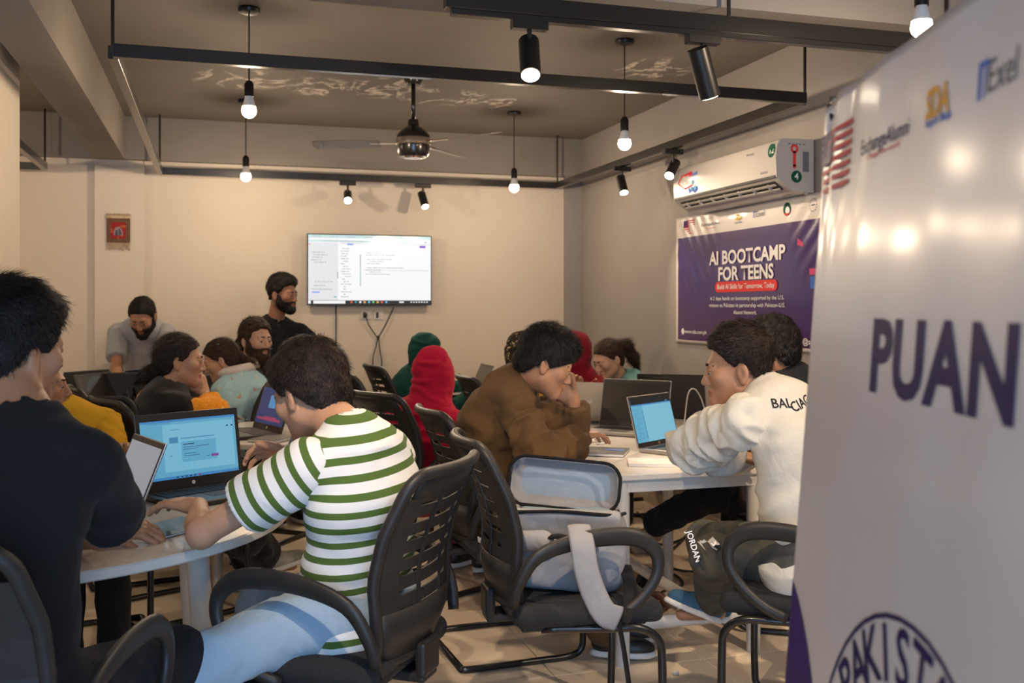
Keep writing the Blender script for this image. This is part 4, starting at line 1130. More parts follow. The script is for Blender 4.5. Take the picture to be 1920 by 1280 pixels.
ad_ = MB().box((-.06, -.02, 0), (.06, .02, .02), .004, 2).build('extension_strip', M_WCORD, None); ad_.location = (pa[0] + .02, pa[1] - .03, LZ); ad_.rotation_euler = (0, 0, .15); tag(ad_, 'white extension strip near the front edge of the back left table', 'extension strip')
# floor cables and power box under the right table
def fl(px, py, z=.008):
    d = (CAMZ - z) * FPX / (py - HOR); p = W(px, py, d); p[2] = z; return p
for pts, lb in (([(1205, 1010), (1240, 1020), (1275, 1012), (1290, 1000), (1262, 1028), (1235, 1050)], 'black cable looping on the floor under the right table, nearest the bare foot'),
                ([(1200, 1140), (1240, 1110), (1280, 1095), (1260, 1075), (1230, 1085)], 'black cable on the floor beside the brown sandal'),
                ([(1195, 960), (1215, 985), (1210, 1010), (1225, 1030)], 'black cable running down behind the white table leg'),
                ([(1190, 1010), (1250, 1060), (1310, 1070), (1350, 1050)], 'long thin black cable crossing the floor under the right table')):
    cable([fl(*q) for q in pts], .006, M_CORD, lb, 'floor_cable')
pb = fl(1196, 1030, 0)
bx_ = MB().box((-.06, -.1, 0), (.06, .1, .10), .008, 2).build('power_box', mat('box_beige', (.45, .40, .33), .5), None); bx_.location = tuple(pb); tag(bx_, 'beige power box on the floor behind the white table leg', 'power box')
# small pebble on the floor tiles
pp_ = fl(1267, 1265, 0); pe = MB().sphere((0, 0, .008), (.014, .011, .009), 10, 7).build('pebble', mat('pebble', (.6, .55, .5), .8), None, True); pe.location = tuple(pp_); tag(pe, 'tiny pale crumb lying on the floor tile below the right table', 'crumb')
# ------------------------------------------------------------------ implicit-surface modelling
class Grid:
    def __init__(s, lo, hi, h):
        s.h = h; s.lo = np.asarray(lo, float); s.n = np.maximum(4, np.ceil((np.asarray(hi) - s.lo) / h).astype(int) + 1)
        s.D = np.full(s.n, 0.15, np.float32)
        s.ax = [s.lo[i] + h * np.arange(s.n[i]) for i in range(3)]
    def sub(s, lo, hi, m):
        i0 = np.clip(np.floor((np.asarray(lo) - m - s.lo) / s.h).astype(int), 0, s.n - 1)
        i1 = np.clip(np.ceil((np.asarray(hi) + m - s.lo) / s.h).astype(int) + 1, 1, s.n)
        sl = tuple(slice(a, b) for a, b in zip(i0, i1))
        return sl, s.ax[0][sl[0]][:, None, None], s.ax[1][sl[1]][None, :, None], s.ax[2][sl[2]][None, None, :]
    def add(s, prim, k=0.0, op='u', grow=0.0):
        (lo, hi), fn = prim
        sl, x, y, z = s.sub(lo, hi, k + grow + 2.5 * s.h)
        if any(q.stop <= q.start for q in sl): return s
        b = (fn(x, y, z) - grow).astype(np.float32); a = s.D[sl]
        if op == 'u':
            if k > 0:
                h = np.clip(.5 + .5 * (b - a) / k, 0, 1); s.D[sl] = b + (a - b) * h - k * h * (1 - h)
            else: s.D[sl] = np.minimum(a, b)
        elif op == 's':
            b = -b
            if k > 0:
                h = np.clip(.5 - .5 * (b - a) / k, 0, 1); s.D[sl] = b + (a - b) * h + k * h * (1 - h)
            else: s.D[sl] = np.maximum(a, b)
        return s
    def cut(s, p, n):
        "keep the side that n points away from"
        n = nrm(n); x, y, z = s.ax
        d = (x[:, None, None] - p[0]) * n[0] + (y[None, :, None] - p[1]) * n[1] + (z[None, None, :] - p[2]) * n[2]
        s.D = np.maximum(s.D, d.astype(np.float32)); return s
    def mesh(s):
        D = s.D.copy()
        for ax in range(3):
            idx = [slice(None)] * 3
            idx[ax] = 0; D[tuple(idx)] = np.maximum(D[tuple(idx)], 1e-3)
            idx[ax] = -1; D[tuple(idx)] = np.maximum(D[tuple(idx)], 1e-3)
        n = np.array(D.shape); S = D < 0
        cnt = np.zeros(n - 1, np.int8)
        for i in (0, 1):
            for j in (0, 1):
                for k in (0, 1): cnt += S[i:n[0] - 1 + i, j:n[1] - 1 + j, k:n[2] - 1 + k]
        act = (cnt > 0) & (cnt < 8)
        C = np.argwhere(act)
        if len(C) == 0: return np.zeros((0, 3)), np.zeros((0, 4), int)
        idm = np.full(n - 1, -1, np.int32); idm[act] = np.arange(len(C))
        off = np.array([(i, j, k) for i in (0, 1) for j in (0, 1) for k in (0, 1)])
        val = np.stack([D[C[:, 0] + o[0], C[:, 1] + o[1], C[:, 2] + o[2]] for o in off], 1)
        acc = np.zeros((len(C), 3)); m = np.zeros(len(C))
        for a in range(8):
            for b in range(a + 1, 8):
                if np.abs(off[a] - off[b]).sum() != 1: continue
                cr = (val[:, a] < 0) != (val[:, b] < 0)
                t = np.where(cr, val[:, a] / np.where(cr, val[:, a] - val[:, b], 1), 0)
                p = off[a] + (off[b] - off[a]) * t[:, None]
                acc += p * cr[:, None]; m += cr
        V = s.lo + s.h * (C + acc / m[:, None])
        F = []
        for ax in range(3):
            u, v = (ax + 1) % 3, (ax + 2) % 3
            A = [slice(0, None)] * 3; B = [slice(0, None)] * 3
            A[ax] = slice(0, n[ax] - 1); B[ax] = slice(1, n[ax])
            sa, sb = S[tuple(A)], S[tuple(B)]
            E = np.argwhere(sa != sb)
            ok = (E[:, u] > 0) & (E[:, v] > 0) & (E[:, u] < n[u] - 1) & (E[:, v] < n[v] - 1)
            E = E[ok]; inside = sa[E[:, 0], E[:, 1], E[:, 2]]
            q = []
            for du, dv in ((0, 0), (-1, 0), (-1, -1), (0, -1)):
                c = E.copy(); c[:, u] += du; c[:, v] += dv; q.append(idm[c[:, 0], c[:, 1], c[:, 2]])
            q = np.stack(q, 1); q[~inside] = q[~inside][:, ::-1]; F.append(q)
        return V, np.concatenate(F)
def cone(a, b, r1, r2):
    a = np.asarray(a, float); b = np.asarray(b, float); ab = b - a; L2 = max(1e-9, ab @ ab); R = max(r1, r2)
    def fn(x, y, z):
        t = np.clip(((x - a[0]) * ab[0] + (y - a[1]) * ab[1] + (z - a[2]) * ab[2]) / L2, 0, 1)
        return np.sqrt((x - a[0] - t * ab[0]) ** 2 + (y - a[1] - t * ab[1]) ** 2 + (z - a[2] - t * ab[2]) ** 2) - (r1 + (r2 - r1) * t)
    return ((np.minimum(a, b) - R, np.maximum(a, b) + R), fn)
def ell(c, r, M=None):
    "ellipsoid; columns of M are its axes"
    c = np.asarray(c, float); r = np.asarray(r, float); M = np.eye(3) if M is None else np.asarray(M, float)
    ext = np.abs(M) @ r
    def fn(x, y, z):
        q = [((x - c[0]) * M[0, i] + (y - c[1]) * M[1, i] + (z - c[2]) * M[2, i]) / r[i] for i in range(3)]
        k0 = np.sqrt(q[0] ** 2 + q[1] ** 2 + q[2] ** 2); k1 = np.sqrt((q[0] / r[0]) ** 2 + (q[1] / r[1]) ** 2 + (q[2] / r[2]) ** 2) + 1e-9
        return k0 * (k0 - 1) / k1
    return ((c - ext, c + ext), fn)
def ecap(a, b, wa, wb, side):
    "tapered capsule with an elliptic section: w = (half width along side, half depth)"
    a = np.asarray(a, float); b = np.asarray(b, float); ax = b - a; L = np.linalg.norm(ax); ax = ax / L
    sd = side - ax * (ax @ side); sd = sd / np.linalg.norm(sd); dp = np.cross(ax, sd); R = max(*wa, *wb)
    def fn(x, y, z):
        dx, dy, dz = x - a[0], y - a[1], z - a[2]
        t = dx * ax[0] + dy * ax[1] + dz * ax[2]; tc = np.clip(t / L, 0, 1)
        wu = wa[0] + (wb[0] - wa[0]) * tc; wv = wa[1] + (wb[1] - wa[1]) * tc
        u = (dx * sd[0] + dy * sd[1] + dz * sd[2]) / wu; v = (dx * dp[0] + dy * dp[1] + dz * dp[2]) / wv
        e = (t - tc * L) / wv
        return (np.sqrt(u * u + v * v + e * e) - 1) * np.minimum(wu, wv)
    return ((np.minimum(a, b) - R, np.maximum(a, b) + R), fn)
def rbox(c, half, M, r):
    c = np.asarray(c, float); half = np.asarray(half, float); M = np.asarray(M, float); ext = np.abs(M) @ half
    def fn(x, y, z):
        q = [np.abs((x - c[0]) * M[0, i] + (y - c[1]) * M[1, i] + (z - c[2]) * M[2, i]) - (half[i] - r) for i in range(3)]
        o = np.sqrt(sum(np.maximum(k, 0) ** 2 for k in q)); i_ = np.minimum(np.maximum(np.maximum(q[0], q[1]), q[2]), 0)
        return o + i_ - r
    return ((c - ext, c + ext), fn)
def vnoise(p):
    p = np.asarray(p, float); i = np.floor(p); f = p - i; u = f * f * (3 - 2 * f); out = 0
    for dx in (0, 1):
        for dy in (0, 1):
            for dz in (0, 1):
                h = np.sin((i[:, 0] + dx) * 127.1 + (i[:, 1] + dy) * 311.7 + (i[:, 2] + dz) * 74.7) * 43758.5453
                h = h - np.floor(h)
                out = out + h * (u[:, 0] if dx else 1 - u[:, 0]) * (u[:, 1] if dy else 1 - u[:, 1]) * (u[:, 2] if dz else 1 - u[:, 2])
    return out * 2 - 1
def normals(V, F):
    e = np.cross(V[F[:, 2]] - V[F[:, 0]], V[F[:, 3]] - V[F[:, 1]]); nn = np.zeros_like(V)
    for k in range(4): np.add.at(nn, F[:, k], e)
    return nn / (np.linalg.norm(nn, axis=1, keepdims=True) + 1e-12)
def relax(V, F, it=1, lam=.5):
    for _ in range(it):
        s_ = np.zeros_like(V); c = np.zeros(len(V))
        for a, b in ((0, 1), (1, 2), (2, 3), (3, 0)):
            np.add.at(s_, F[:, a], V[F[:, b]]); np.add.at(c, F[:, a], 1)
            np.add.at(s_, F[:, b], V[F[:, a]]); np.add.at(c, F[:, b], 1)
        V = V + lam * (s_ / np.maximum(c, 1)[:, None] - V)
    return V
def qmesh(V, F, name='m'):
    me = bpy.data.meshes.new(name); n, m = len(V), len(F)
    me.vertices.add(n); me.vertices.foreach_set('co', np.asarray(V, np.float32).ravel())
    me.loops.add(4 * m); me.loops.foreach_set('vertex_index', np.asarray(F, np.int32).ravel())
    me.polygons.add(m); me.polygons.foreach_set('loop_start', np.arange(0, 4 * m, 4, dtype=np.int32))
    try: me.polygons.foreach_set('loop_total', np.full(m, 4, np.int32))
    except Exception: pass
    me.update(calc_edges=True); me.validate(); me.shade_smooth()
    return me
def bounds(prims, m=.03):
    lo = np.min([p[0][0] for p in prims], 0) - m; hi = np.max([p[0][1] for p in prims], 0) + m
    return lo, hi
def fold(V, F, amp, freq=(9, 9, 9), ridge=True, seed=0.0, M=None, w=None):
    "soft cloth folds pushed along the normals"
    if amp <= 0: return V
    nn = normals(V, F); p = V @ M if M is not None else V
    q = p * np.asarray(freq) + seed
    q = q + .8 * np.stack([vnoise(q * .6 + 5), vnoise(q * .6 + 11), vnoise(q * .6 + 17)], 1)
    a = vnoise(q)
    if ridge: a = 1 - 2 * np.abs(a) - .3
    a = a + .4 * vnoise(q * 2.3 + 3)
    a = a * amp
    if w is not None: a = a * w
    return V + nn * a[:, None]

# ------------------------------------------------------------------ people
def skin_mat(name, col):
    m, nt, b = new_mat(name); L = nt.links.new
    at = N(nt, 'ShaderNodeAttribute'); at.attribute_name = 'lip'
    tc = N(nt, 'ShaderNodeTexCoord'); no = N(nt, 'ShaderNodeTexNoise'); no.inputs['Scale'].default_value = 26; no.inputs['Detail'].default_value = 4
    L(tc.outputs['Object'], no.inputs['Vector'])
    cr = N(nt, 'ShaderNodeValToRGB'); cr.color_ramp.elements[0].color = (*[c * .88 for c in col], 1); cr.color_ramp.elements[1].color = (*[min(1, c * 1.1) for c in col], 1)
    L(no.outputs['Fac'], cr.inputs['Fac'])
    mx = N(nt, 'ShaderNodeMix', data_type='RGBA'); L(at.outputs['Fac'], mx.inputs['Factor']); L(cr.outputs['Color'], mx.inputs['A'])
    mx.inputs['B'].default_value = (col[0] * .72, col[1] * .45, col[2] * .45, 1)
    L(mx.outputs['Result'], b.inputs['Base Color']); b.inputs['Roughness'].default_value = .52; b.inputs['Specular IOR Level'].default_value = .35
    b.inputs['Subsurface Weight'].default_value = .0
    return m
SK_A = skin_mat('skin_tan', (.385, .195, .110)); SK_B = skin_mat('skin_light', (.47, .255, .155)); SK_C = skin_mat('skin_brown', (.29, .14, .08)); SK_D = skin_mat('skin_pale', (.52, .30, .20))
def hair_mat(name, col):
    m = mat(name, col, .6, var=.45, vscale=60, spec=.22, bump=.5, bscale=140); return m
H_BLK = hair_mat('hair_black', (.011, .0085, .0075)); H_DBR = hair_mat('hair_dark_brown', (.022, .014, .010)); H_BRN = hair_mat('hair_brown', (.038, .021, .013))
M_EYEW = mat('eye_white', (.34, .29, .26), .3); M_IRIS = mat('eye_iris', (.012, .007, .005), .1)
def rot_head(f, pitch, roll=0.0):
    "columns: right, forward, up"
    f = nrm(np.array([f[0], f[1], 0.0])); r = np.array([f[1], -f[0], 0.0]); u = np.array([0, 0, 1.0])
    cp, sp = math.cos(pitch), math.sin(pitch)
    f2 = f * cp - u * sp; u2 = u * cp + f * sp
    cr_, sr = math.cos(roll), math.sin(roll)
    r3 = r * cr_ - u2 * sr; u3 = u2 * cr_ + r * sr
    return np.stack([r3, f2, u3], 1)
def ik(S, Wt, a, b, pole):
    S = np.asarray(S, float); Wt = np.asarray(Wt, float); d = Wt - S; L = np.linalg.norm(d); u = d / L
    if L > (a + b) * .995: a, b = a * L / (a + b) * 1.005, b * L / (a + b) * 1.005
    x = (a * a - b * b + L * L) / (2 * L); h = math.sqrt(max(1e-6, a * a - x * x))
    p = np.asarray(pole, float); p = p - u * (p @ u); p = nrm(p)
    return S + u * x + p * h
def hand_prims(w, d, n, t, curl=(.35, .45, .3), s=1.0, spread=.10, thumb=.5, fan=None):
    "w wrist, d finger direction, n palm side, t thumb side"
    d = nrm(d); n = nrm(n - d * (n @ d)); t = nrm(t - d * (t @ d) - n * (t @ n)); P = []
    off = (.030, .010, -.011, -.030); pl = (.088, .092, .086, .078); ph = ((.042, .025, .021), (.046, .029, .022), (.042, .027, .021), (.033, .020, .019))
    P.append((cone(w, w + d * .03 * s, .024 * s, .024 * s), .01))
    kn = []
    for o_, l_ in zip(off, pl):
        k = w + (d * l_ + t * o_) * s; kn.append(k)
        P.append((cone(w + (d * .012 + t * o_ * .62) * s, k, .0155 * s, .0118 * s), .012))
    for i, (k, ls) in enumerate(zip(kn, ph)):
        c = curl[i] if isinstance(curl[0], (tuple, list)) else curl
        dv = nrm(d + t * (spread * (1.5 - i) / 1.5)); nv = nrm(n - dv * (n @ dv)); p = k; r = .0098 * s * (.88 if i == 3 else 1); a = 0
        for j, L_ in enumerate(ls):
            a += c[j]; q = p + (dv * math.cos(a) + nv * math.sin(a)) * L_ * s; r2 = r * .90
            P.append((cone(p, q, r, r2), .004)); p, r = q, r2
    b0 = w + (d * .022 + t * .024) * s; dirs = nrm(d * .75 + t * .62 + n * thumb * .5)
    p = b0; r = .0145 * s
    for j, L_ in enumerate((.040, .032, .026)):
        dj = nrm(dirs + n * thumb * .35 * j + d * .25 * j); q = p + dj * L_ * s; P.append((cone(p, q, r, r * .88), .008)); p, r = q, r * .88
    return P
def head_prims(neck_l, female=False, jaw=1.0, eyes_down=False):
    "in head space: x right, y forward, z up, origin mid-skull"
    U = []
    U.append(('u', ell((0, -.012, .030), (.0745, .093, .083)), 0))
    U.append(('u', ell((0, .030, -.030), (.0585, .062, .084)), .03))
    for s in (-1, 1):
        U.append(('u', cone((s * .047, .004, -.060), (s * .010, .070, -.098), .024 * jaw, .017 * jaw), .03))
        U.append(('u', ell((s * .043, .060, -.022), (.022, .022, .022)), .025))
        U.append(('s', ell((s * .0315, .1005, -.004), (.0165, .014, .012)), .012))
    U.append(('u', cone((0, .076, -.100), (0, .078, -.098), .018 * jaw, .017 * jaw), .02))
    U.append(('u', cone((-.034, .078, .018), (.034, .078, .018), .012, .012), .018))
    U.append(('u', cone((0, .088, .006), (0, .108, -.036), .0075, .0105), .012))
    for s in (-1, 1):
        U.append(('u', ell((s * .0115, .098, -.041), (.0075, .010, .0075)), .007))
        U.append(('u', ell((s * .0315, .0812, .0025), (.0148, .0130, .0098)), .003)); U.append(('u', ell((s * .0315, .0812, -.0135), (.0140, .0112, .0055)), .003))
    U.append(('u', ell((0, .0905, -.064), (.022, .0105, .0060)), .005)); U.append(('u', ell((0, .0885, -.0755), (.019, .0110, .0070)), .005))
    U.append(('s', ell((0, .1035, -.0692), (.020, .008, .0016)), .003))
    for s in (-1, 1):
        Me = np.array([[.9, s * .42, 0], [-s * .42, .9, 0], [0, 0, 1]]).T
        U.append(('u', ell((s * .0775, -.010, -.012), (.0085, .020, .032), Me), .006))
        U.append(('u', ell((s * .0765, -.008, -.038), (.0085, .010, .012), Me), .006))
        U.append(('s', ell((s * .0865, -.004, -.010), (.006, .009, .017), Me), .004))
    r = .047 if female else .054
    U.append(('u', cone((0, -.022, -.055), neck_l, r, r * 1.08), .03))
    return U
def hairline(y, style):
    t = {'short': ([-.12, -.07, -.045, -.012, .010, .030, .050, .075, .11], [-.075, -.072, -.040, .010, -.008, .012, .050, .070, .078]),
         'fade': ([-.12, -.07, -.045, -.012, .010, .030, .050, .075, .11], [-.062, -.060, -.035, .014, -.006, .016, .050, .068, .076]),
         'fringe': ([-.12, -.07, -.045, -.012, .010, .030, .050, .075, .11], [-.075, -.072, -.040, .010, -.018, -.002, .010, .030, .036]),
         'long': ([-.12, -.07, -.045, -.012, .010, .030, .050, .075, .11], [-.095, -.09, -.070, -.005, -.004, .016, .046, .066, .072])}[style]
    return np.interp(y, *t)
def strands(V, Nn, crown, n, ln, lift, width, seed, flow=None, curl=0.0, clump=.4, root=None):
    "short tapered ribbons of hair lying along the scalp"
    g = np.random.default_rng(seed); idx = g.integers(0, len(V), n)
    P = V[idx] + g.normal(0, .002, (n, 3)); Nv = Nn[idx]
    F0 = P - crown
    if flow is not None: F0 = F0 / (np.linalg.norm(F0, axis=1, keepdims=True) + 1e-6) + np.asarray(flow)
    T = F0 - Nv * np.sum(F0 * Nv, 1, keepdims=True); T /= np.linalg.norm(T, axis=1, keepdims=True) + 1e-6
    jit = np.stack([vnoise(P * 38 + 7.7 * k) for k in range(3)], 1) * clump + g.normal(0, .16, (n, 3))
    D = T + Nv * lift + jit; D /= np.linalg.norm(D, axis=1, keepdims=True)
    Ls = ln * g.uniform(.55, 1.15, n)[:, None]
    if root is not None: Ls = Ls * root(P)[:, None]
    Sd = np.cross(D, Nv); Sd /= np.linalg.norm(Sd, axis=1, keepdims=True) + 1e-6
    seg = 4; verts = []; ph = g.uniform(0, 6.28, n)[:, None]
    for k in range(seg + 1):
        t = k / seg
        c = P + D * Ls * t - Nv * (lift * .9 * t * t) * Ls + (Sd * np.sin(ph + t * 7) + Nv * np.cos(ph + t * 7)) * curl * t
        w = width * (1 - .8 * t)
        verts += [c - Sd * w, c + Sd * w]
    A = np.stack(verts, 1); base = np.arange(n)[:, None] * (2 * (seg + 1)); F = []
    for k in range(seg): F.append(base + np.array([[2 * k, 2 * k + 1, 2 * k + 3, 2 * k + 2]]))
    return A.reshape(-1, 3), np.concatenate(F)
def merge(parts):
    Vs, Fs, o_ = [], [], 0
    for V, F in parts:
        Vs.append(V); Fs.append(F + o_); o_ += len(V)
    return np.concatenate(Vs), np.concatenate(Fs)

def build_head(root, O, c, M, hs, neck, skin, hair, res, beard=None, brow=True, female=False, eyes=True, gaze=0.0):
    "returns skin (V, F, lip) in world space; adds hair, beard, brows, eyes as children of root"
    nl = M.T @ (np.asarray(neck) - c) / hs
    h = .0042 * res; lo = (-.105, -.125, min(-.145, nl[2] - .02)); hi = (.105, .135, .13)
    lo = np.minimum(lo, nl - .07); hi = np.maximum(hi, nl + .03)
    def grid(hh): return Grid(lo, hi, hh)
    G = grid(h)
    for op, pr, k in head_prims(nl, female): G.add(pr, k, op)
    V, F = G.mesh()
    lip = np.exp(-((V[:, 0] / .021) ** 2) ** 2) * np.exp(-((V[:, 2] + .0695) / .0115) ** 4) * (V[:, 1] > .085)
    tw = lambda Q: c + (Q * hs) @ M.T
    out = (tw(V), F, lip)
    def child(name, V_, F_, m_):
        return link(name, qmesh(tw(V_) - O, F_), m_, root)
    if eyes:
        for s in (-1, 1):
            mb = MB().sphere((0, 0, 0), .0114 * hs, 14, 10); me = mb.mesh()
            o_ = link('eye', me, M_EYEW, root, True); o_.location = tuple(tw(np.array([[s * .0315, .0812, -.0045]]))[0] - O)
            d_ = M @ nrm(np.array([gaze, 1, -.30])); ir = MB().sphere((0, 0, 0), .0062 * hs, 10, 8).build('iris', M_IRIS, o_, True); ir.location = tuple(d_ * .0068 * hs)
    if brow:
        for s in (-1, 1):
            pts = [np.array(q) for q in ((s * .013, .0945, .0185), (s * .026, .0930, .0215), (s * .040, .0850, .0205), (s * .050, .0735, .0155))]
            pts = [tw(q[None])[0] - O for q in bez(pts, 4)]; n_ = len(pts)
            MB().tube(pts, [.0035 * hs * (1.15 - .75 * k / n_) for k in range(n_)], 6).build('eyebrow', H_BLK, root, True)
    if hair:
        st = hair['style']; th = hair.get('t', .016); top = hair.get('top', .0); m_ = hair.get('mat', H_BLK)
        G2 = Grid((-.14, -.165, -.16), (.14, .16, .19), .0055 * res)
        G2.add(ell((0, -.014, .030 + top * .35), (.0745 + th * .85, .093 + th, .083 + th + top * .65)), 0)
        G2.add(ell((0, -.045, -.03), (.058 + th * .6, .052 + th * .7, .07)), .03)
        if st == 'fringe' or hair.get('quiff'): G2.add(ell((0, .048, .076 + top * .5), (.052, .048, .032 + top * .4)), .03)
        x, y, z = G2.ax
        hl = hairline(y, st)[None, :, None] - z[None, None, :]
        side = np.clip((np.abs(x) - .05) / .03, 0, 1)[:, None, None]
        hlc = hl + 0 * x[:, None, None]
        fr = (y[None, :, None] > .02) * (1 - side) * (hairline(np.array([.11]), st)[0] - z[None, None, :]) + ((y[None, :, None] <= .02) | (side > 0)) * hlc * 1.0
        G2.D = np.maximum(G2.D, np.maximum(np.where(side > .5, hlc, np.minimum(hlc, hlc)), 0 * hlc - .05).astype(np.float32) * .9)
        if hair.get('fade'):   # tight sides
            zt = hair['fade']; tz = np.clip((zt - z) / .05, 0, 1)[None, None, :]; G2.D = G2.D + (th * .72 * tz).astype(np.float32)
        Vh, Fh = G2.mesh(); Nh = normals(Vh, Fh)
        Vh = Vh + Nh * (hair.get('rough', .0035) * (vnoise(Vh * 55 + 3) + .6 * vnoise(Vh * 110 + 9)))[:, None]
        parts = [(Vh, Fh)]
        n_ = int(hair.get('n', 2600)); keep = Vh[:, 2] > (hairline(Vh[:, 1], st) + .004)
        if n_ and keep.sum() > 10:
            parts.append(strands(Vh[keep], Nh[keep], np.array(hair.get('crown', (.0, -.06, .10))), n_, hair.get('len', .032), hair.get('lift', .35), hair.get('w', .0011), int(hair.get('seed', 1)), hair.get('flow'), hair.get('curl', 0), hair.get('clump', .45), lambda Q: np.clip((Q[:, 2] - hairline(Q[:, 1], st)) / .05, .22, 1)))
        for (pa, pb, ra, rb) in hair.get('extra', ()):
            G3 = Grid(np.minimum(pa, pb) - .09, np.maximum(pa, pb) + .09, .006 * res); G3.add(cone(pa, pb, ra, rb)); v3, f3 = G3.mesh(); n3 = normals(v3, f3)
            v3 = v3 + n3 * (.005 * vnoise(v3 * np.array([70, 70, 25])))[:, None]; parts.append((v3, f3))
            dv = nrm(np.asarray(pb) - np.asarray(pa))
            parts.append(strands(v3, n3, np.asarray(pa) - dv * .3, 700, .05, .12, .0012, 5, dv * 2, hair.get('xcurl', .0), .3))
        Vh, Fh = merge(parts)
        child('hair', Vh, Fh, m_)
    if beard:
        G4 = Grid((-.10, -.02, -.19), (.10, .14, .03), .005 * res)
        for op, pr, k in head_prims(nl, female)[:9]:
            G4.add(pr, k, op, grow=.0 if op == 's' else beard.get('t', .006))
        G4.add(ell((0, .066, -.108), (.036, .030, beard.get('len', .022))), .02)
        x, y, z = G4.ax; X = np.abs(x)[:, None, None]; Y = y[None, :, None]; Z = z[None, None, :]
        topz = np.where(Y > .075, -.050, np.interp(Y, [.0, .02, .05, .075], [.0, -.005, -.045, -.052])) + np.clip(.03 - X, 0, .03) * .25
        mouth = np.sqrt((X / .024) ** 2 + ((Z + .070) / .0125) ** 2) - 1
        keepm = np.maximum(Z - topz, -(mouth) * .012 * (Y > .08) - .03 * (Y <= .08)); keepm = np.maximum(keepm, .002 - Y + 0 * Z)
        G4.D = np.maximum(G4.D, keepm.astype(np.float32))
        G5 = Grid((-.10, -.02, -.19), (.10, .14, .03), .005 * res)
        Vb, Fb = G4.mesh()
        if len(Vb):
            Nb = normals(Vb, Fb); Vb = Vb + Nb * (.002 * vnoise(Vb * 120))[:, None]
            child('beard', *merge([(Vb, Fb), strands(Vb, Nb, np.array((0, .05, .06)), beard.get('n', 900), .014, .3, .0009, 3, (0, .1, -1.5))]), beard.get('mat', H_BLK))
    return out

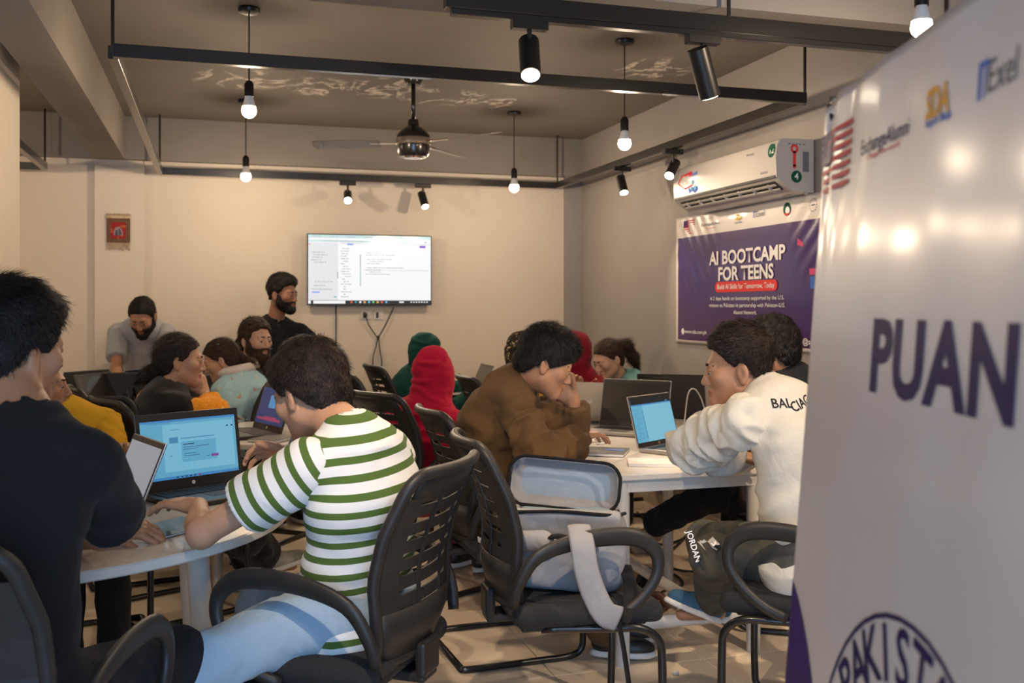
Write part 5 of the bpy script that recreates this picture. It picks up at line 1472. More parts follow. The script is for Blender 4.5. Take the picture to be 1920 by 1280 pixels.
def torso_parts(pel, neck, f, s, build=1.0, bulge=.05):
    "spine points and elliptic prims"
    pel = np.asarray(pel, float); neck = np.asarray(neck, float); fv = np.array([f[0], f[1], 0.0]); sd = np.array([f[1], -f[0], 0.0])
    ax = nrm(neck - pel); bk = nrm(-fv - ax * (ax @ -fv))
    P = [pel, pel + (neck - pel) * .30 + bk * bulge * .5, pel + (neck - pel) * .66 + bk * bulge, pel + (neck - pel) * .90 + bk * bulge * .55, neck]
    b = build * s
    W_ = [(.150 * b, .105 * b), (.130 * b, .098 * b), (.142 * b, .104 * b), (.105 * b, .075 * b), (.054 * s, .052 * s)]
    pr = [(ecap(P[i], P[i + 1], W_[i], W_[i + 1], sd), .05) for i in range(4)]
    return P, pr, sd, fv, ax
def person(label, pel, neck, f, head, hf, hpitch, hroll=0., s=1., hs=1., skin=SK_A, hair=None, beard=None, top=None, arms=None, legs=None, res=1.3, female=False, build=1.0, bulge=.05, hijab=None, shw=.148, shdrop=.045, eyes=True, brow=True, gaze=0., shfwd=.0, base=None):
    pel = np.asarray(pel, float); neck = np.asarray(neck, float); head = np.asarray(head, float)
    O = np.array([pel[0], pel[1], 0.0]) if base is None else np.asarray(base, float)
    root = empty('person', O, 0, label, 'person', 'people in the classroom')
    P, tp_, sd, fv, ax = torso_parts(pel, neck, f, s, build, bulge)
    M = rot_head(hf, hpitch, hroll)
    V1 = build_head(root, O, head, M, hs, neck, skin, hair, res, beard, brow, female, eyes, gaze)
    skinparts = [(V1[0], V1[1])]; lips = [V1[2]]
    sh = {}
    up = nrm(ax * .6 + np.array([0, 0, .4]))
    for k, sg in (('R', 1), ('L', -1)):
        sh[k] = neck + sd * sg * shw * s - up * shdrop * s - ax * .03 * s + fv * shfwd
    top = top or {}
    cloth_m = top.get('mat'); off = top.get('off', .014)
    # ---- arms
    arm_j = {}
    for k in ('R', 'L'):
        a = (arms or {}).get(k)
        if a is None: continue
        la, lb = .285 * s, .25 * s
        E = np.asarray(a['e'], float) if 'e' in a else ik(sh[k], a['w'], la, lb, a.get('pole', (0, 0, -1)))
        Wt = np.asarray(a['w'], float)
        arm_j[k] = (sh[k], E, Wt, a)
        pr = [(cone(sh[k], E, .043 * s, .035 * s), .02), (cone(E, E + (Wt - E) * .35, .035 * s, .036 * s), .02), (cone(E + (Wt - E) * .35, Wt, .036 * s, .0245 * s), .02)]
        hd = a.get('hd'); hd = nrm(Wt - E) if hd is None else nrm(hd)
        n_ = np.asarray(a.get('n', (0, 0, -1)), float)
        tv_ = a.get('t'); tv_ = np.cross(hd, n_) * (-1 if k == 'L' else 1) if tv_ is None else np.asarray(tv_, float)
        pr += hand_prims(Wt, hd, n_, tv_, a.get('curl', (.35, .45, .3)), s * .97, a.get('spread', .12), a.get('thumb', .5))
        only = [p_ for p_, _ in pr]
        G = Grid(*bounds(only, .012), .0047 * res)
        for p_, kk in pr: G.add(p_, kk)
        Va, Fa = G.mesh(); skinparts.append((Va, Fa)); lips.append(np.zeros(len(Va)))
    # ---- inner body below the clothes
    G = Grid(*bounds([p_ for p_, _ in tp_], .02), .018)
    for p_, kk in tp_: G.add(p_, kk, grow=-.008)
    hip = {k: pel + sd * sg * .085 * s for k, sg in (('R', 1), ('L', -1))}
    Vt, Ft = G.mesh(); skinparts.append((Vt, Ft)); lips.append(np.zeros(len(Vt)))
    leg_j = {}
    for k in ('R', 'L'):
        l = (legs or {}).get(k)
        if l is None: continue
        if isinstance(l, str):
            K_ = hip[k] + fv * .40 * s + np.array([0, 0, -.04]); l = dict(k=K_, a=np.array([K_[0], K_[1], .085]) + fv * .02)
        A = np.asarray(l['a'], float)
        K = np.asarray(l['k'], float) if 'k' in l else ik(hip[k], A, .43 * s, .42 * s, l.get('pole', fv * 1.0 + np.array([0, 0, .6])))
        leg_j[k] = (hip[k], K, A, l)
        pr = [(cone(hip[k], K, .072 * s, .050 * s), .02), (cone(K, K + (A - K) * .35, .050 * s, .050 * s), .02), (cone(K + (A - K) * .35, A, .050 * s, .034 * s), .02)]
        td = nrm(np.array([l.get('t', fv)[0], l.get('t', fv)[1], 0])); heel = A + np.array([0, 0, -.045]) - td * .02
        pr.append((cone(heel, heel + td * .15 * s, .030, .022), .02))
        G = Grid(*bounds([p_ for p_, _ in pr], .015), .011)
        for p_, kk in pr: G.add(p_, kk)
        Vl, Fl = G.mesh(); skinparts.append((Vl, Fl)); lips.append(np.zeros(len(Vl)))
    Vs, Fs = merge(skinparts)
    me = qmesh(Vs - O, Fs, 'body'); at = me.attributes.new('lip', 'FLOAT', 'POINT')
    if len(at.data) == len(Vs): at.data.foreach_set('value', np.concatenate(lips).astype(np.float32))
    body = link('body', me, skin, root)
    out = dict(root=root, O=O, sh=sh, arm=arm_j, spine=P, sd=sd, fv=fv, ax=ax, M=M, head=head, hs=hs, neck=neck)
    # ---- top garment
    if cloth_m is not None:
        hem = top.get('hem', -.10); sl = top.get('sleeve', 'short'); hh = .0085 * res * .9
        low = pel + np.array([0, 0, hem]) if not top.get('long') else None
        pr = [(p_, kk, off) for p_, kk in tp_]
        if sl != 'none' or True:
            pr.append((cone(sh['R'], sh['L'], .048 * s, .048 * s), .05, off * .7))
            for k in ('R', 'L'): pr.append((cone(P[3] + (neck - P[3]) * .5, sh[k], .050 * s, .046 * s), .04, off * .6))
        pr.append((ell(pel + np.array([0, 0, hem * .5]), np.array((.172, .135, .10)) * s * build, np.stack([sd, fv, [0, 0, 1]], 1)), .05, off))
        if top.get('belly'): pr.append((ell(P[1] + fv * .04, (.13, .1, .12), np.stack([sd, fv, [0, 0, 1]], 1)), .06, off))
        if top.get('skirt'):
            for k in leg_j: pr.append((cone(leg_j[k][0], leg_j[k][1], .10 * s, .085 * s), .06, off))
        G = Grid(*bounds([p_ for p_, _, _ in pr], .06), hh)
        for p_, kk, o_ in pr: G.add(p_, kk, grow=o_)
        G.add(cone(neck + ax * .0 - fv * .005, head, .056 * s, .050 * s), .008, 's', grow=.004)
        if top.get('vneck'): G.add(cone(neck + fv * .07 + ax * .02, neck + fv * .115 - ax * top['vneck'], .03, .006), .01, 's')
        G.cut(pel + np.array([0, 0, hem - .05]), (0, 0, -1)) if not top.get('skirt') else None
        V, F = G.mesh(); V = relax(V, F, 1)
        Mx = np.stack([sd, np.cross(ax, sd), ax], 1)
        V = fold(V, F, top.get('fold', .006), top.get('ff', (7, 7, 12)), True, top.get('seed', 1.3), Mx)
        me = qmesh(V - O, F, 'shirt')
        at = me.attributes.new('st', 'FLOAT', 'POINT'); at.data.foreach_set('value', ((V - neck) @ ax).astype(np.float32))
        out['shirt'] = link(top.get('name', 'shirt'), me, cloth_m, root); out['shirtV'] = V
        for ly in top.get('layers', ()):
            G = Grid(*bounds([p_ for p_, _, _ in pr], .08), hh)
            for p_, kk, o_ in pr: G.add(p_, kk, grow=o_ + ly.get('grow', .012))
            G.add(cone(neck, head, .062 * s, .056 * s), .008, 's', grow=.004)
            for cp, cn in ly['cuts']: G.cut(cp, cn)
            V_, F_ = G.mesh(); V_ = relax(V_, F_, 1); V_ = fold(V_, F_, ly.get('fold', .008), (8, 8, 8), True, 3.3)
            if len(V_): link(ly['name'], qmesh(V_ - O, F_), ly['mat'], root)
        # sleeves
        if sl != 'none':
            for k in arm_j:
                S_, E, Wt, a = arm_j[k]; so = off + top.get('sleeve_off', .008)
                S2 = S_
                pr = [(cone(S2, E, .046 * s, .043 * s), .03)]
                if sl == 'long': pr += [(cone(E, Wt, .044 * s, .031 * s), .04)]
                if sl == 'half': pr += [(cone(E, E + (Wt - E) * .3, .05 * s, .045 * s), .04)]
                G = Grid(*bounds([p_ for p_, _ in pr], .05), .0075 * res * .9)
                for p_, kk in pr: G.add(p_, kk, grow=so)
                if sl == 'short': G.cut(S_ + (E - S_) * top.get('slen', .62), E - S_)
                elif sl == 'half': G.cut(E + (Wt - E) * .18, Wt - E)
                else: G.cut(E + (Wt - E) * top.get('slen', .93), Wt - E)
                V, F = G.mesh(); V = relax(V, F, 1)
                ea = nrm(E - S_); e2 = nrm(np.cross(ea, [0.1, .2, 1])); Mx = np.stack([e2, np.cross(ea, e2), ea], 1)
                if sl != 'short':
                    dE = np.linalg.norm(V - E, axis=1); V = fold(V, F, top.get('fold', .006) * 1.2, (9, 9, 17), True, 2.1, Mx)
                else: V = fold(V, F, top.get('fold', .006) * .8, (9, 9, 9), True, 4.1, Mx)
                me = qmesh(V - O, F, 'sleeve'); at = me.attributes.new('st', 'FLOAT', 'POINT'); at.data.foreach_set('value', ((V - S_) @ ea).astype(np.float32))
                link('sleeve', me, top.get('sleeve_mat', cloth_m), root)
                if sl == 'long' and top.get('cuff'):
                    c0 = E + (Wt - E) * (top.get('slen', .93) - .09); c1 = E + (Wt - E) * top.get('slen', .93)
                    G = Grid(np.minimum(c0, c1) - .08, np.maximum(c0, c1) + .08, .006); G.add(cone(c0, c1, .042 * s, .041 * s), 0, grow=so * .7); dv = nrm(Wt - E); G.cut(c1, dv); G.cut(c0, -dv); v_, f_ = G.mesh()
                    link('cuff', qmesh(v_ - O, f_), cloth_m, root)
        if top.get('collar'):
            G = Grid(neck - .13, neck + .15, .0065)
            q = nrm(head - neck); G.add(ecap(neck - q * .012, neck + q * .045 * s, (.075 * s, .072 * s), (.066 * s, .064 * s), sd), 0); G.add(ecap(neck - q * .06, neck + q * .12, (.060 * s, .058 * s), (.055 * s, .053 * s), sd), 0, 's'); G.cut(neck + q * .04 * s, q)
            G.add(cone(neck + fv * .08 + q * .06, neck + fv * .10 - q * .06, .03, .02), .005, 's')
            v_, f_ = G.mesh()
            if len(v_): link('collar', qmesh(v_ - O, f_), cloth_m, root)
    # ---- trousers and shoes
    if legs:
        lm = legs.get('mat'); cutk = legs.get('cut', .93); lo_ = legs.get('off', .016); pr = [(tp_[0][0], .05, .012), (ell(pel, np.array((.165, .125, .11)) * s, np.stack([sd, fv, [0, 0, 1]], 1)), .05, .01)]
        cuts = []
        for k in leg_j:
            H_, K, A, l = leg_j[k]; ck = l.get('cut', cutk)
            A2 = K + (A - K) * ck
            pr += [(cone(H_, K, .074 * s, .056 * s), .045, lo_), (cone(K, A2, .054 * s, .046 * s), .03, lo_)]
        G = Grid(*bounds([q[0] for q in pr], .06), .0105 * res * .9)
        for p_, kk, o_ in pr: G.add(p_, kk, grow=o_)
        G.cut(pel + np.array([0, 0, .10]), (0, 0, 1)); V, F = G.mesh(); V = relax(V, F, 1); V = fold(V, F, legs.get('fold', .006), (9, 9, 9), True, 6.0)
        out['trousers'] = link(legs.get('name', 'trousers'), qmesh(V - O, F), lm, root); out['trousersV'] = (V, F)
        for k in leg_j:
            H_, K, A, l = leg_j[k]
            if legs.get('shoe') is None: continue
            td = nrm(np.array([l.get('t', fv)[0], l.get('t', fv)[1], l.get('tz', 0.)])); sd2 = nrm(np.cross(td, [0, 0, 1])); u2 = np.cross(sd2, td)
            B = A - u2 * .065; Mx = np.stack([sd2, td, u2], 1)
            G = Grid(B - .26, B + .26, .0065); G.add(ell(B + td * .02 + u2 * .035, (.040, .075, .05), Mx)); G.add(ell(B + td * .10 + u2 * .022, (.043, .085, .038), Mx), .03); G.add(cone(B + u2 * .05 - td * .01, A + u2 * .005, .042, .040), .02)
            G.cut(B - u2 * .0, -u2); V, F = G.mesh(); sho = link('shoe', qmesh(V - O, F), legs['shoe'], root)
            G = Grid(B - .26, B + .26, .0065); G.add(ell(B + td * .015, (.043, .080, .03), Mx)); G.add(ell(B + td * .10, (.047, .092, .03), Mx), .03); G.cut(B - u2 * .008, -u2); G.cut(B + u2 * .016, u2); V, F = G.mesh(); link('sole', qmesh(V, F), legs.get('sole', M_WCORD), sho).location = tuple(-O)
    # ---- headscarf
    if hijab:
        hm = hijab['mat']; G = Grid(np.minimum(head, neck) - .34, head + .26, .0078 * res * .9)
        hp = lambda v: head + M @ (np.asarray(v, float) * hs)
        G.add(ell(hp((0, -.016, .022)), np.array((.095, .115, .108)) * hs, M))
        G.add(ell(hp((0, -.005, -.055)), np.array((.080, .088, .085)) * hs, M), .05)
        q = nrm(neck - head)
        G.add(ecap(hp((0, -.012, -.06)), neck + q * .03, (.086 * s, .086 * s), (.130 * s, .105 * s), sd), .06)
        G.add(ell(neck - ax * .05 + fv * .0, np.array((.185, .135, .075)) * s * hijab.get('wide', 1), np.stack([sd, np.cross(ax, sd), ax], 1)), .06)
        if hijab.get('back'): G.add(ecap(neck, neck - ax * hijab['back'] - fv * .09, (.10, .05), (.13, .03), sd), .05)
        G.add(ell(hp((0, .125, -.015)), np.array((.056, .075, .078)) * hs, M), .015, 's')
        V, F = G.mesh(); V = relax(V, F, 1); Mx = np.stack([sd, fv, [0, 0, 1]], 1)
        hw = np.clip(.25 + np.linalg.norm(V - head, axis=1) / .2 - .4, .32, 1.3)
        V = fold(V, F, hijab.get('fold', .015), (8, 8, 19), True, hijab.get('seed', 2.), Mx, hw)
        out['hijab'] = link('headscarf', qmesh(V - O, F), hm, root)
    return out

def decal(root, O, target, me, c, u, v, name, m_, lift=.0025):
    "lays a flat print onto a garment along its own local direction"
    u = nrm(u); v = np.asarray(v, float); v = nrm(v - u * (u @ v)); n_ = np.cross(u, v)
    dg = bpy.context.evaluated_depsgraph_get(); bm = bmesh.new(); bm.from_mesh(target.data); bmesh.ops.triangulate(bm, faces=bm.faces[:]); bv = BVHTree.FromBMesh(bm); bm.free()
    bm = bmesh.new(); bm.from_mesh(me); bmesh.ops.triangulate(bm, faces=bm.faces[:])
    for _ in range(2):
        ed = [e for e in bm.edges if e.calc_length() > .012]
        if ed: bmesh.ops.subdivide_edges(bm, edges=ed, cuts=1)
        bmesh.ops.triangulate(bm, faces=bm.faces[:])
    for w in bm.verts:
        p = np.asarray(c) + u * w.co.x + v * w.co.y - O
        h_ = bv.ray_cast(Vector(p + n_ * .25), Vector(-n_), .6)
        q = np.array(h_[0]) if h_[0] is not None else p
        w.co = Vector(q + n_ * lift)
    bm.to_mesh(me); bm.free()
    return link(name, me, m_, root)
# ------------------------------------------------------------------ garments
def stripe_mat(name, c1, c2, period, duty, phase=0.0):
    m = fabric(name, c1, .04, crease=7, cstr=.25); nt = m.node_tree; L = nt.links.new; b = nt.nodes['Principled BSDF']
    at = N(nt, 'ShaderNodeAttribute'); at.attribute_name = 'st'
    d = N(nt, 'ShaderNodeMath', operation='MULTIPLY_ADD'); L(at.outputs['Fac'], d.inputs[0]); d.inputs[1].default_value = 1 / period; d.inputs[2].default_value = phase
    fr = N(nt, 'ShaderNodeMath', operation='FRACT'); L(d.outputs[0], fr.inputs[0])
    lt = N(nt, 'ShaderNodeMath', operation='LESS_THAN'); L(fr.outputs[0], lt.inputs[0]); lt.inputs[1].default_value = duty
    mx = N(nt, 'ShaderNodeMix', data_type='RGBA'); L(lt.outputs[0], mx.inputs['Factor']); mx.inputs['A'].default_value = (*c1, 1); mx.inputs['B'].default_value = (*c2, 1)
    L(mx.outputs['Result'], b.inputs['Base Color']); return m
def spot_mat(name, base, spots, scale, thr, kind='F1'):
    "printed pattern of small scattered motifs"
    m = fabric(name, base, .08); nt = m.node_tree; L = nt.links.new; b = nt.nodes['Principled BSDF']
    tc = N(nt, 'ShaderNodeTexCoord'); vo = N(nt, 'ShaderNodeTexVoronoi'); vo.inputs['Scale'].default_value = scale
    no = N(nt, 'ShaderNodeTexNoise'); no.inputs['Scale'].default_value = scale * 1.3
    mixv = N(nt, 'ShaderNodeMix', data_type='VECTOR'); mixv.inputs['Factor'].default_value = .06
    L(tc.outputs['Object'], mixv.inputs[4]); L(no.outputs['Color'], mixv.inputs[5]); L(tc.outputs['Object'], no.inputs['Vector']); L(mixv.outputs[1], vo.inputs['Vector'])
    lt = N(nt, 'ShaderNodeMath', operation='LESS_THAN'); L(vo.outputs['Distance'], lt.inputs[0]); lt.inputs[1].default_value = thr
    cr = N(nt, 'ShaderNodeValToRGB'); cr.color_ramp.interpolation = 'CONSTANT'
    for i, c in enumerate(spots):
        e = cr.color_ramp.elements[i] if i < 2 else cr.color_ramp.elements.new(.5)
        e.position = i / len(spots); e.color = (*c, 1)
    sx_ = N(nt, 'ShaderNodeSeparateColor'); L(vo.outputs['Color'], sx_.inputs[0]); L(sx_.outputs[0], cr.inputs['Fac'])
    mx = N(nt, 'ShaderNodeMix', data_type='RGBA'); L(lt.outputs[0], mx.inputs['Factor']); mx.inputs['A'].default_value = (*base, 1); L(cr.outputs['Color'], mx.inputs['B'])
    L(mx.outputs['Result'], b.inputs['Base Color']); return m
C_STRIPE = stripe_mat('striped_jersey', (.68, .68, .68), (.075, .125, .030), .0415, .42)
C_BLACK = fabric('black_cotton', (.012, .012, .014)); C_BLACK2 = fabric('black_shawl', (.010, .008, .008), sheen=.15)
C_YELLOW = fabric('mustard_cotton', (.62, .34, .02)); C_ORANGE = spot_mat('orange_print', (.70, .26, .02), [(.85, .5, .15), (.6, .15, .02)], 60, .30)
C_GREY = fabric('grey_cotton', (.36, .355, .36)); C_FLOR = spot_mat('pale_blue_floral', (.36, .56, .60), [(.50, .30, .22), (.62, .55, .45), (.22, .20, .16)], 26, .26)
C_RED = fabric('red_scarf_cloth', (.34, .006, .030), crease=11); C_GREEN = fabric('green_scarf_cloth', (.006, .050, .040)); C_BROWN = fabric('brown_cotton', (.115, .064, .028), crease=8, cstr=.5)
C_WHITE = fabric('white_denim', (.60, .57, .50), crease=6, cstr=.6); C_MAROON = fabric('maroon_scarf_cloth', (.16, .006, .014)); C_MFLOR = spot_mat('maroon_floral', (.16, .010, .015), [(.62, .48, .34), (.55, .35, .22)], 20, .30)
C_DOT = spot_mat('dotted_scarf_cloth', (.020, .016, .012), [(.50, .38, .20), (.40, .30, .12)], 42, .30); C_TEAL = fabric('teal_cotton', (.13, .28, .27)); C_IVORY = fabric('ivory_scarf', (.58, .52, .48))
C_JEANS = fabric('light_jeans', (.30, .40, .50), .25, weave=600); C_DKTR = fabric('dark_trousers', (.014, .014, .018)); C_NAVY = fabric('navy_trousers', (.02, .03, .06))
C_CAMO = mat('camo_trousers', (.045, .05, .05), .9, col2=(.10, .09, .065), vscale=16, detail=1.0, bump=.2, bscale=30)
SH_BLUE = fabric('blue_shoe', (.05, .12, .20)); SH_BLK = mat('black_shoe', (.015, .014, .013), .5); SH_WHT = mat('white_shoe', (.52, .50, .44), .55, col2=(.12, .16, .09), vscale=14)
def CP(cx, d, z):
    X, Y = cam_xy(cx, d); return np.array([X, Y, z])
AUTO = dict(R='auto', L='auto')
def seat(name, back=.05, z=.555):
    c = CHAIRS[name]; a = c.rotation_euler[2]; f_ = np.array([-math.sin(a), math.cos(a)])
    return np.array([c.location[0] - f_[0] * back, c.location[1] - f_[1] * back, z])
def nearhair(**k):
    d = dict(style='short', t=.016, n=5200, len=.034, lift=.35, w=.0010); d.update(k); return d

# boy in the striped shirt
p3 = person('boy in green and white striped shirt and jeans typing at the left round table',
    seat('stripe', .03), W(654, 812, 2.57), cdir(-.80, .60), W(580, 734, 2.66), cdir(-.80, .60), .42, .0, 1.0, 1.03, SK_B,
    hair=nearhair(style='short', t=.020, top=.008, mat=H_DBR, n=11000, len=.034, lift=.55, w=.0009, rough=.005, quiff=True, clump=.7),
    top=dict(mat=C_STRIPE, name='striped_shirt', sleeve='short', slen=.60, off=.014, sleeve_off=.016, hem=-.12, fold=.006),
    arms=dict(L=dict(e=W(378, 1000, 2.50), w=W(372, 950, 2.74), hd=cdir(-.90, .42, .06), n=(0, 0, -1), curl=(.22, .38, .3), spread=.30),
              R=dict(w=W(556, 862, 2.92), pole=(0, 0, -1), hd=cdir(-.95, .25, .25), n=cdir(-.3, -.6, -.6), curl=(.6, .7, .5))),
    legs=dict(L=dict(k=W(350, 1258, 2.38), a=CP(-.86, 2.50, .085)), R=dict(k=W(492, 1132, 2.84), a=CP(-.80, 3.0, .085)), mat=C_JEANS, name='jeans', shoe=SH_WHT, fold=.008), res=.85, build=.97, shw=.138, eyes=True)
q_ = nrm(p3['head'] - p3['neck']); q_ = nrm(q_ + p3['ax']); a1 = nrm(np.cross(q_, p3['fv'])); a2 = np.cross(a1, q_)
MB().tube([p3['neck'] + q_ * .012 + a1 * .063 * math.cos(t) + a2 * .060 * math.sin(t) - p3['O'] for t in np.linspace(0, 6.2832, 25)[:-1]], .009, 8, True).build('collar', fabric('green_rib', (.075, .125, .030)), p3['root'], True)
pen = MB().cyl(W(537, 852, 2.90), W(549, 815, 2.88), .0045, .0045, 10).build('pen', mat('pen_grey', (.25, .28, .33), .35), None, True); tag(pen, 'grey pen held upright by the boy in the striped shirt', 'pen')

# boy in black, left foreground
p1 = person('boy in black short-sleeved shirt with his back to the viewer, left foreground',
    seat('dark', .0), W(52, 796, 2.05), cdir(.08, 1), W(24, 652, 2.16), cdir(.42, .90), .12, 0., 1.05, 1.05, SK_A,
    hair=nearhair(style='short', t=.024, top=.012, mat=H_BLK, n=9000, len=.042, lift=.14, w=.0011, rough=.006, quiff=True, clump=.5),
    top=dict(mat=C_BLACK, sleeve='short', slen=.84, off=.012, sleeve_off=.012, hem=-.12, fold=.006),
    arms=dict(R=dict(e=W(222, 990, 2.27), w=W(140, 1012, 2.52), hd=cdir(-.9, .4), n=(0, 0, -1), curl=(.3, .4, .3)),
              L=dict(e=W(20, 1010, 2.35), w=W(205, 990, 2.62), hd=cdir(.95, .1, -.05), n=cdir(.1, .3, -.9), curl=(.5, .6, .4))),
    legs=dict(R=dict(k=CP(-.80, 2.36, .50), a=CP(-.78, 2.45, .085)), L=dict(k=CP(-1.14, 2.36, .50), a=CP(-1.14, 2.45, .085)), mat=C_DKTR, shoe=SH_BLK), res=.95, build=.94, shw=.128, eyes=False, brow=False)

# child in yellow
p2 = person('person in a mustard yellow shirt looking right from behind the boy in black',
    seat('yellow', .03, .54), W(112, 772, 3.88), cdir(.45, -.89), W(74, 724, 3.84), cdir(.94, .22), -.05, 0., .92, .98, SK_A,
    hair=dict(style='short', t=.020, n=2500, len=.035, mat=H_BLK),
    top=dict(mat=C_YELLOW, sleeve='long', slen=.9, off=.020, hem=-.1),
    arms=dict(L=dict(w=W(232, 850, 3.62), pole=(0, 0, -1), n=(0, 0, -1)), R=dict(w=CP(-1.75, 3.45, .76), pole=(0, 0, -1), n=(0, 0, -1))), legs=dict(AUTO, mat=C_DKTR, shoe=SH_BLK), res=1.15, shw=.165)

# girl in black shawl and orange
pel4 = seat('orange', .03)
p4 = person('girl in a black shawl over orange with hand at her chin, hair tied low',
    pel4, W(316, 738, 4.45), cdir(.80, .60), W(338, 674, 4.50), cdir(.93, .30), .08, 0., .94, .98, SK_B,
    hair=dict(style='long', t=.012, n=2600, len=.05, lift=.12, mat=H_DBR, clump=.15, crown=(0, .06, .10), flow=(0, -1.2, -.5), extra=(((0, -.10, -.055), (.0, -.125, -.075), .036, .034), ((.0, -.125, -.075), (.01, -.16, -.10), .034, .018))),
    top=dict(mat=C_ORANGE, name='orange_dress', sleeve='long', slen=.62, off=.016, hem=-.15, sleeve_off=.008, skirt=True,
             layers=[dict(name='black_shawl', mat=C_BLACK2, grow=.014, cuts=[(W(268, 740, 4.42), cdir(-1, .18, .38))])]),
    arms=dict(R=dict(e=W(402, 778, 4.40), w=W(382, 738, 4.55), hd=cdir(-.35, .05, .9), n=cdir(-.6, .6, 0), curl=(.7, .9, .7)), L=dict(w=W(400, 800, 4.85), pole=(0, 0, -1), n=(0, 0, -1))),
    legs=dict(L='auto', R=dict(k=W(455, 1000, 4.50), a=W(500, 1045, 4.72), t=cdir(.5, .1), tz=.3), mat=C_BLACK2, shoe=SH_WHT, fold=.012, off=.04, cut=.8), res=1.15, female=True, shw=.150)

# girl in the floral dress
p5 = person('girl in a pale blue floral dress with a star hair clip bending left',
    seat('floral', .03, .54), W(444, 706, 5.68), cdir(-.9, .35), W(414, 674, 5.64), cdir(-.90, -.12), .42, 0., .90, .95, SK_B,
    hair=dict(style='long', t=.013, n=2200, len=.05, lift=.12, mat=H_BRN, clump=.15, crown=(0, .07, .10), flow=(0, -1.0, -.6), extra=(((0, -.10, -.03), (.0, -.15, -.09), .028, .024), ((.0, -.15, -.09), (.03, -.17, -.20), .024, .012), ((.06, .04, .03), (.066, .05, -.07), .010, .004))),
    top=dict(mat=C_FLOR, name='floral_dress', sleeve='long', off=.024, hem=-.15, sleeve_off=.018, skirt=True), build=1.08,
    arms=dict(L=dict(w=W(385, 772, 5.55), pole=(0, 0, -1), n=(0, 0, -1)), R=dict(w=W(392, 762, 5.85), pole=(0, 0, -1), n=(0, 0, -1))), legs=dict(AUTO, mat=C_DKTR, shoe=SH_BLK), res=1.25, female=True, shw=.150)
r5 = p5['root']
sc_ = [p5['neck'] + (p5['sd'] * math.cos(a) * .098 + p5['fv'] * math.sin(a) * .092) + np.array([0, 0, .040 + .018 * math.sin(a + 2.6)]) - p5['O'] for a in np.linspace(0, 2 * math.pi, 25)[:-1]]
MB().tube(sc_, .030, 10, True).build('white_scarf', C_IVORY, r5, True)
hc = p5['head'] + p5['M'] @ np.array([-.062, -.03, .088]) * .95 - p5['O']
star = [((.016 if k % 2 == 0 else .007) * math.cos(math.pi / 2 + k * math.pi / 5), (.016 if k % 2 == 0 else .007) * math.sin(math.pi / 2 + k * math.pi / 5)) for k in range(10)]
st_ = MB().prism(star, -.002, .003).build('star_clip', mat('clip_blue', (.20, .50, .60), .35), r5); st_.location = tuple(hc); q_ = Vector(p5['M'] @ nrm([-.62, -.1, .75])).to_track_quat('Z', 'Y'); st_.rotation_euler = q_.to_euler()

# man in the grey shirt
p6 = person('bearded man in a grey t-shirt leaning over the cluttered back table',
    CP(-2.60, 6.92, .86), W(267, 607, 6.74), cdir(.05, -1), W(267, 592, 6.60), cdir(.05, -1), .62, 0., .98, 1.0, SK_A,
    hair=dict(style='short', t=.013, n=1800, len=.022, mat=H_BLK), beard=dict(t=.009, len=.03),
    top=dict(mat=C_GREY, sleeve='short', slen=.72, off=.014, hem=-.1, sleeve_off=.012),
    arms=dict(R=dict(w=W(226, 742, 6.42), pole=cdir(-.6, .3, 0), n=(0, 0, -1), hd=cdir(0, -1)), L=dict(w=W(304, 742, 6.42), pole=cdir(.6, .3, 0), n=(0, 0, -1), hd=cdir(0, -1))),
    legs=dict(R=dict(a=CP(-2.70, 7.02, .085), pole=cdir(0, -1)), L=dict(a=CP(-2.50, 7.02, .085), pole=cdir(0, -1)), mat=C_NAVY, shoe=SH_BLK), res=1.2, shw=.158)
lg = p6['neck'] + p6['fv'] * .10 - p6['sd'] * .07 - np.array([0, 0, .10])

# seated bearded man
p7 = person('seated man with a long brown beard and black open-collar shirt looking right',
    seat('beard', .03), W(470, 692, 6.42), cdir(.62, -.78), W(480, 636, 6.32), cdir(.80, -.60), .05, 0., 1.0, 1.05, SK_D,
    hair=dict(style='short', t=.018, top=.008, n=2200, len=.03, mat=H_BRN, curl=.004, rough=.006), beard=dict(t=.012, len=.05, mat=H_BRN, n=1400),
    top=dict(mat=C_BLACK, sleeve='short', off=.018, vneck=.10), arms=dict(R=dict(w=CP(-1.6, 6.1, .60), pole=(0, 0, -1)), L=dict(w=CP(-1.35, 6.3, .60), pole=(0, 0, -1))), legs=dict(AUTO, mat=C_DKTR, shoe=SH_BLK), res=1.2)

# standing man in black
p8 = person('bearded man in a black shirt standing by the wall left of the television',
    CP(-1.66, 7.06, .80), W(516, 604, 7.02), cdir(.55, -.80), W(530, 551, 6.98), cdir(.93, -.36), .08, 0., 1.02, 1.02, SK_C,
    hair=dict(style='fade', t=.018, top=.022, n=2200, len=.028, mat=H_BLK, fade=.03, quiff=True), beard=dict(t=.008, len=.022),
    top=dict(mat=C_BLACK, sleeve='half', off=.016, vneck=.05, collar=True, hem=-.15), arms=dict(R=dict(w=CP(-1.86, 6.92, .80), pole=cdir(-.5, .6, 0)), L=dict(w=CP(-1.36, 7.05, .80), pole=cdir(.5, .6, 0))),
    legs=dict(R=dict(a=CP(-1.68, 6.85, .085), pole=cdir(.5, -.8)), L=dict(a=CP(-1.50, 6.90, .085), pole=cdir(.5, -.8)), mat=C_DKTR, shoe=SH_BLK), res=1.2, shw=.165)

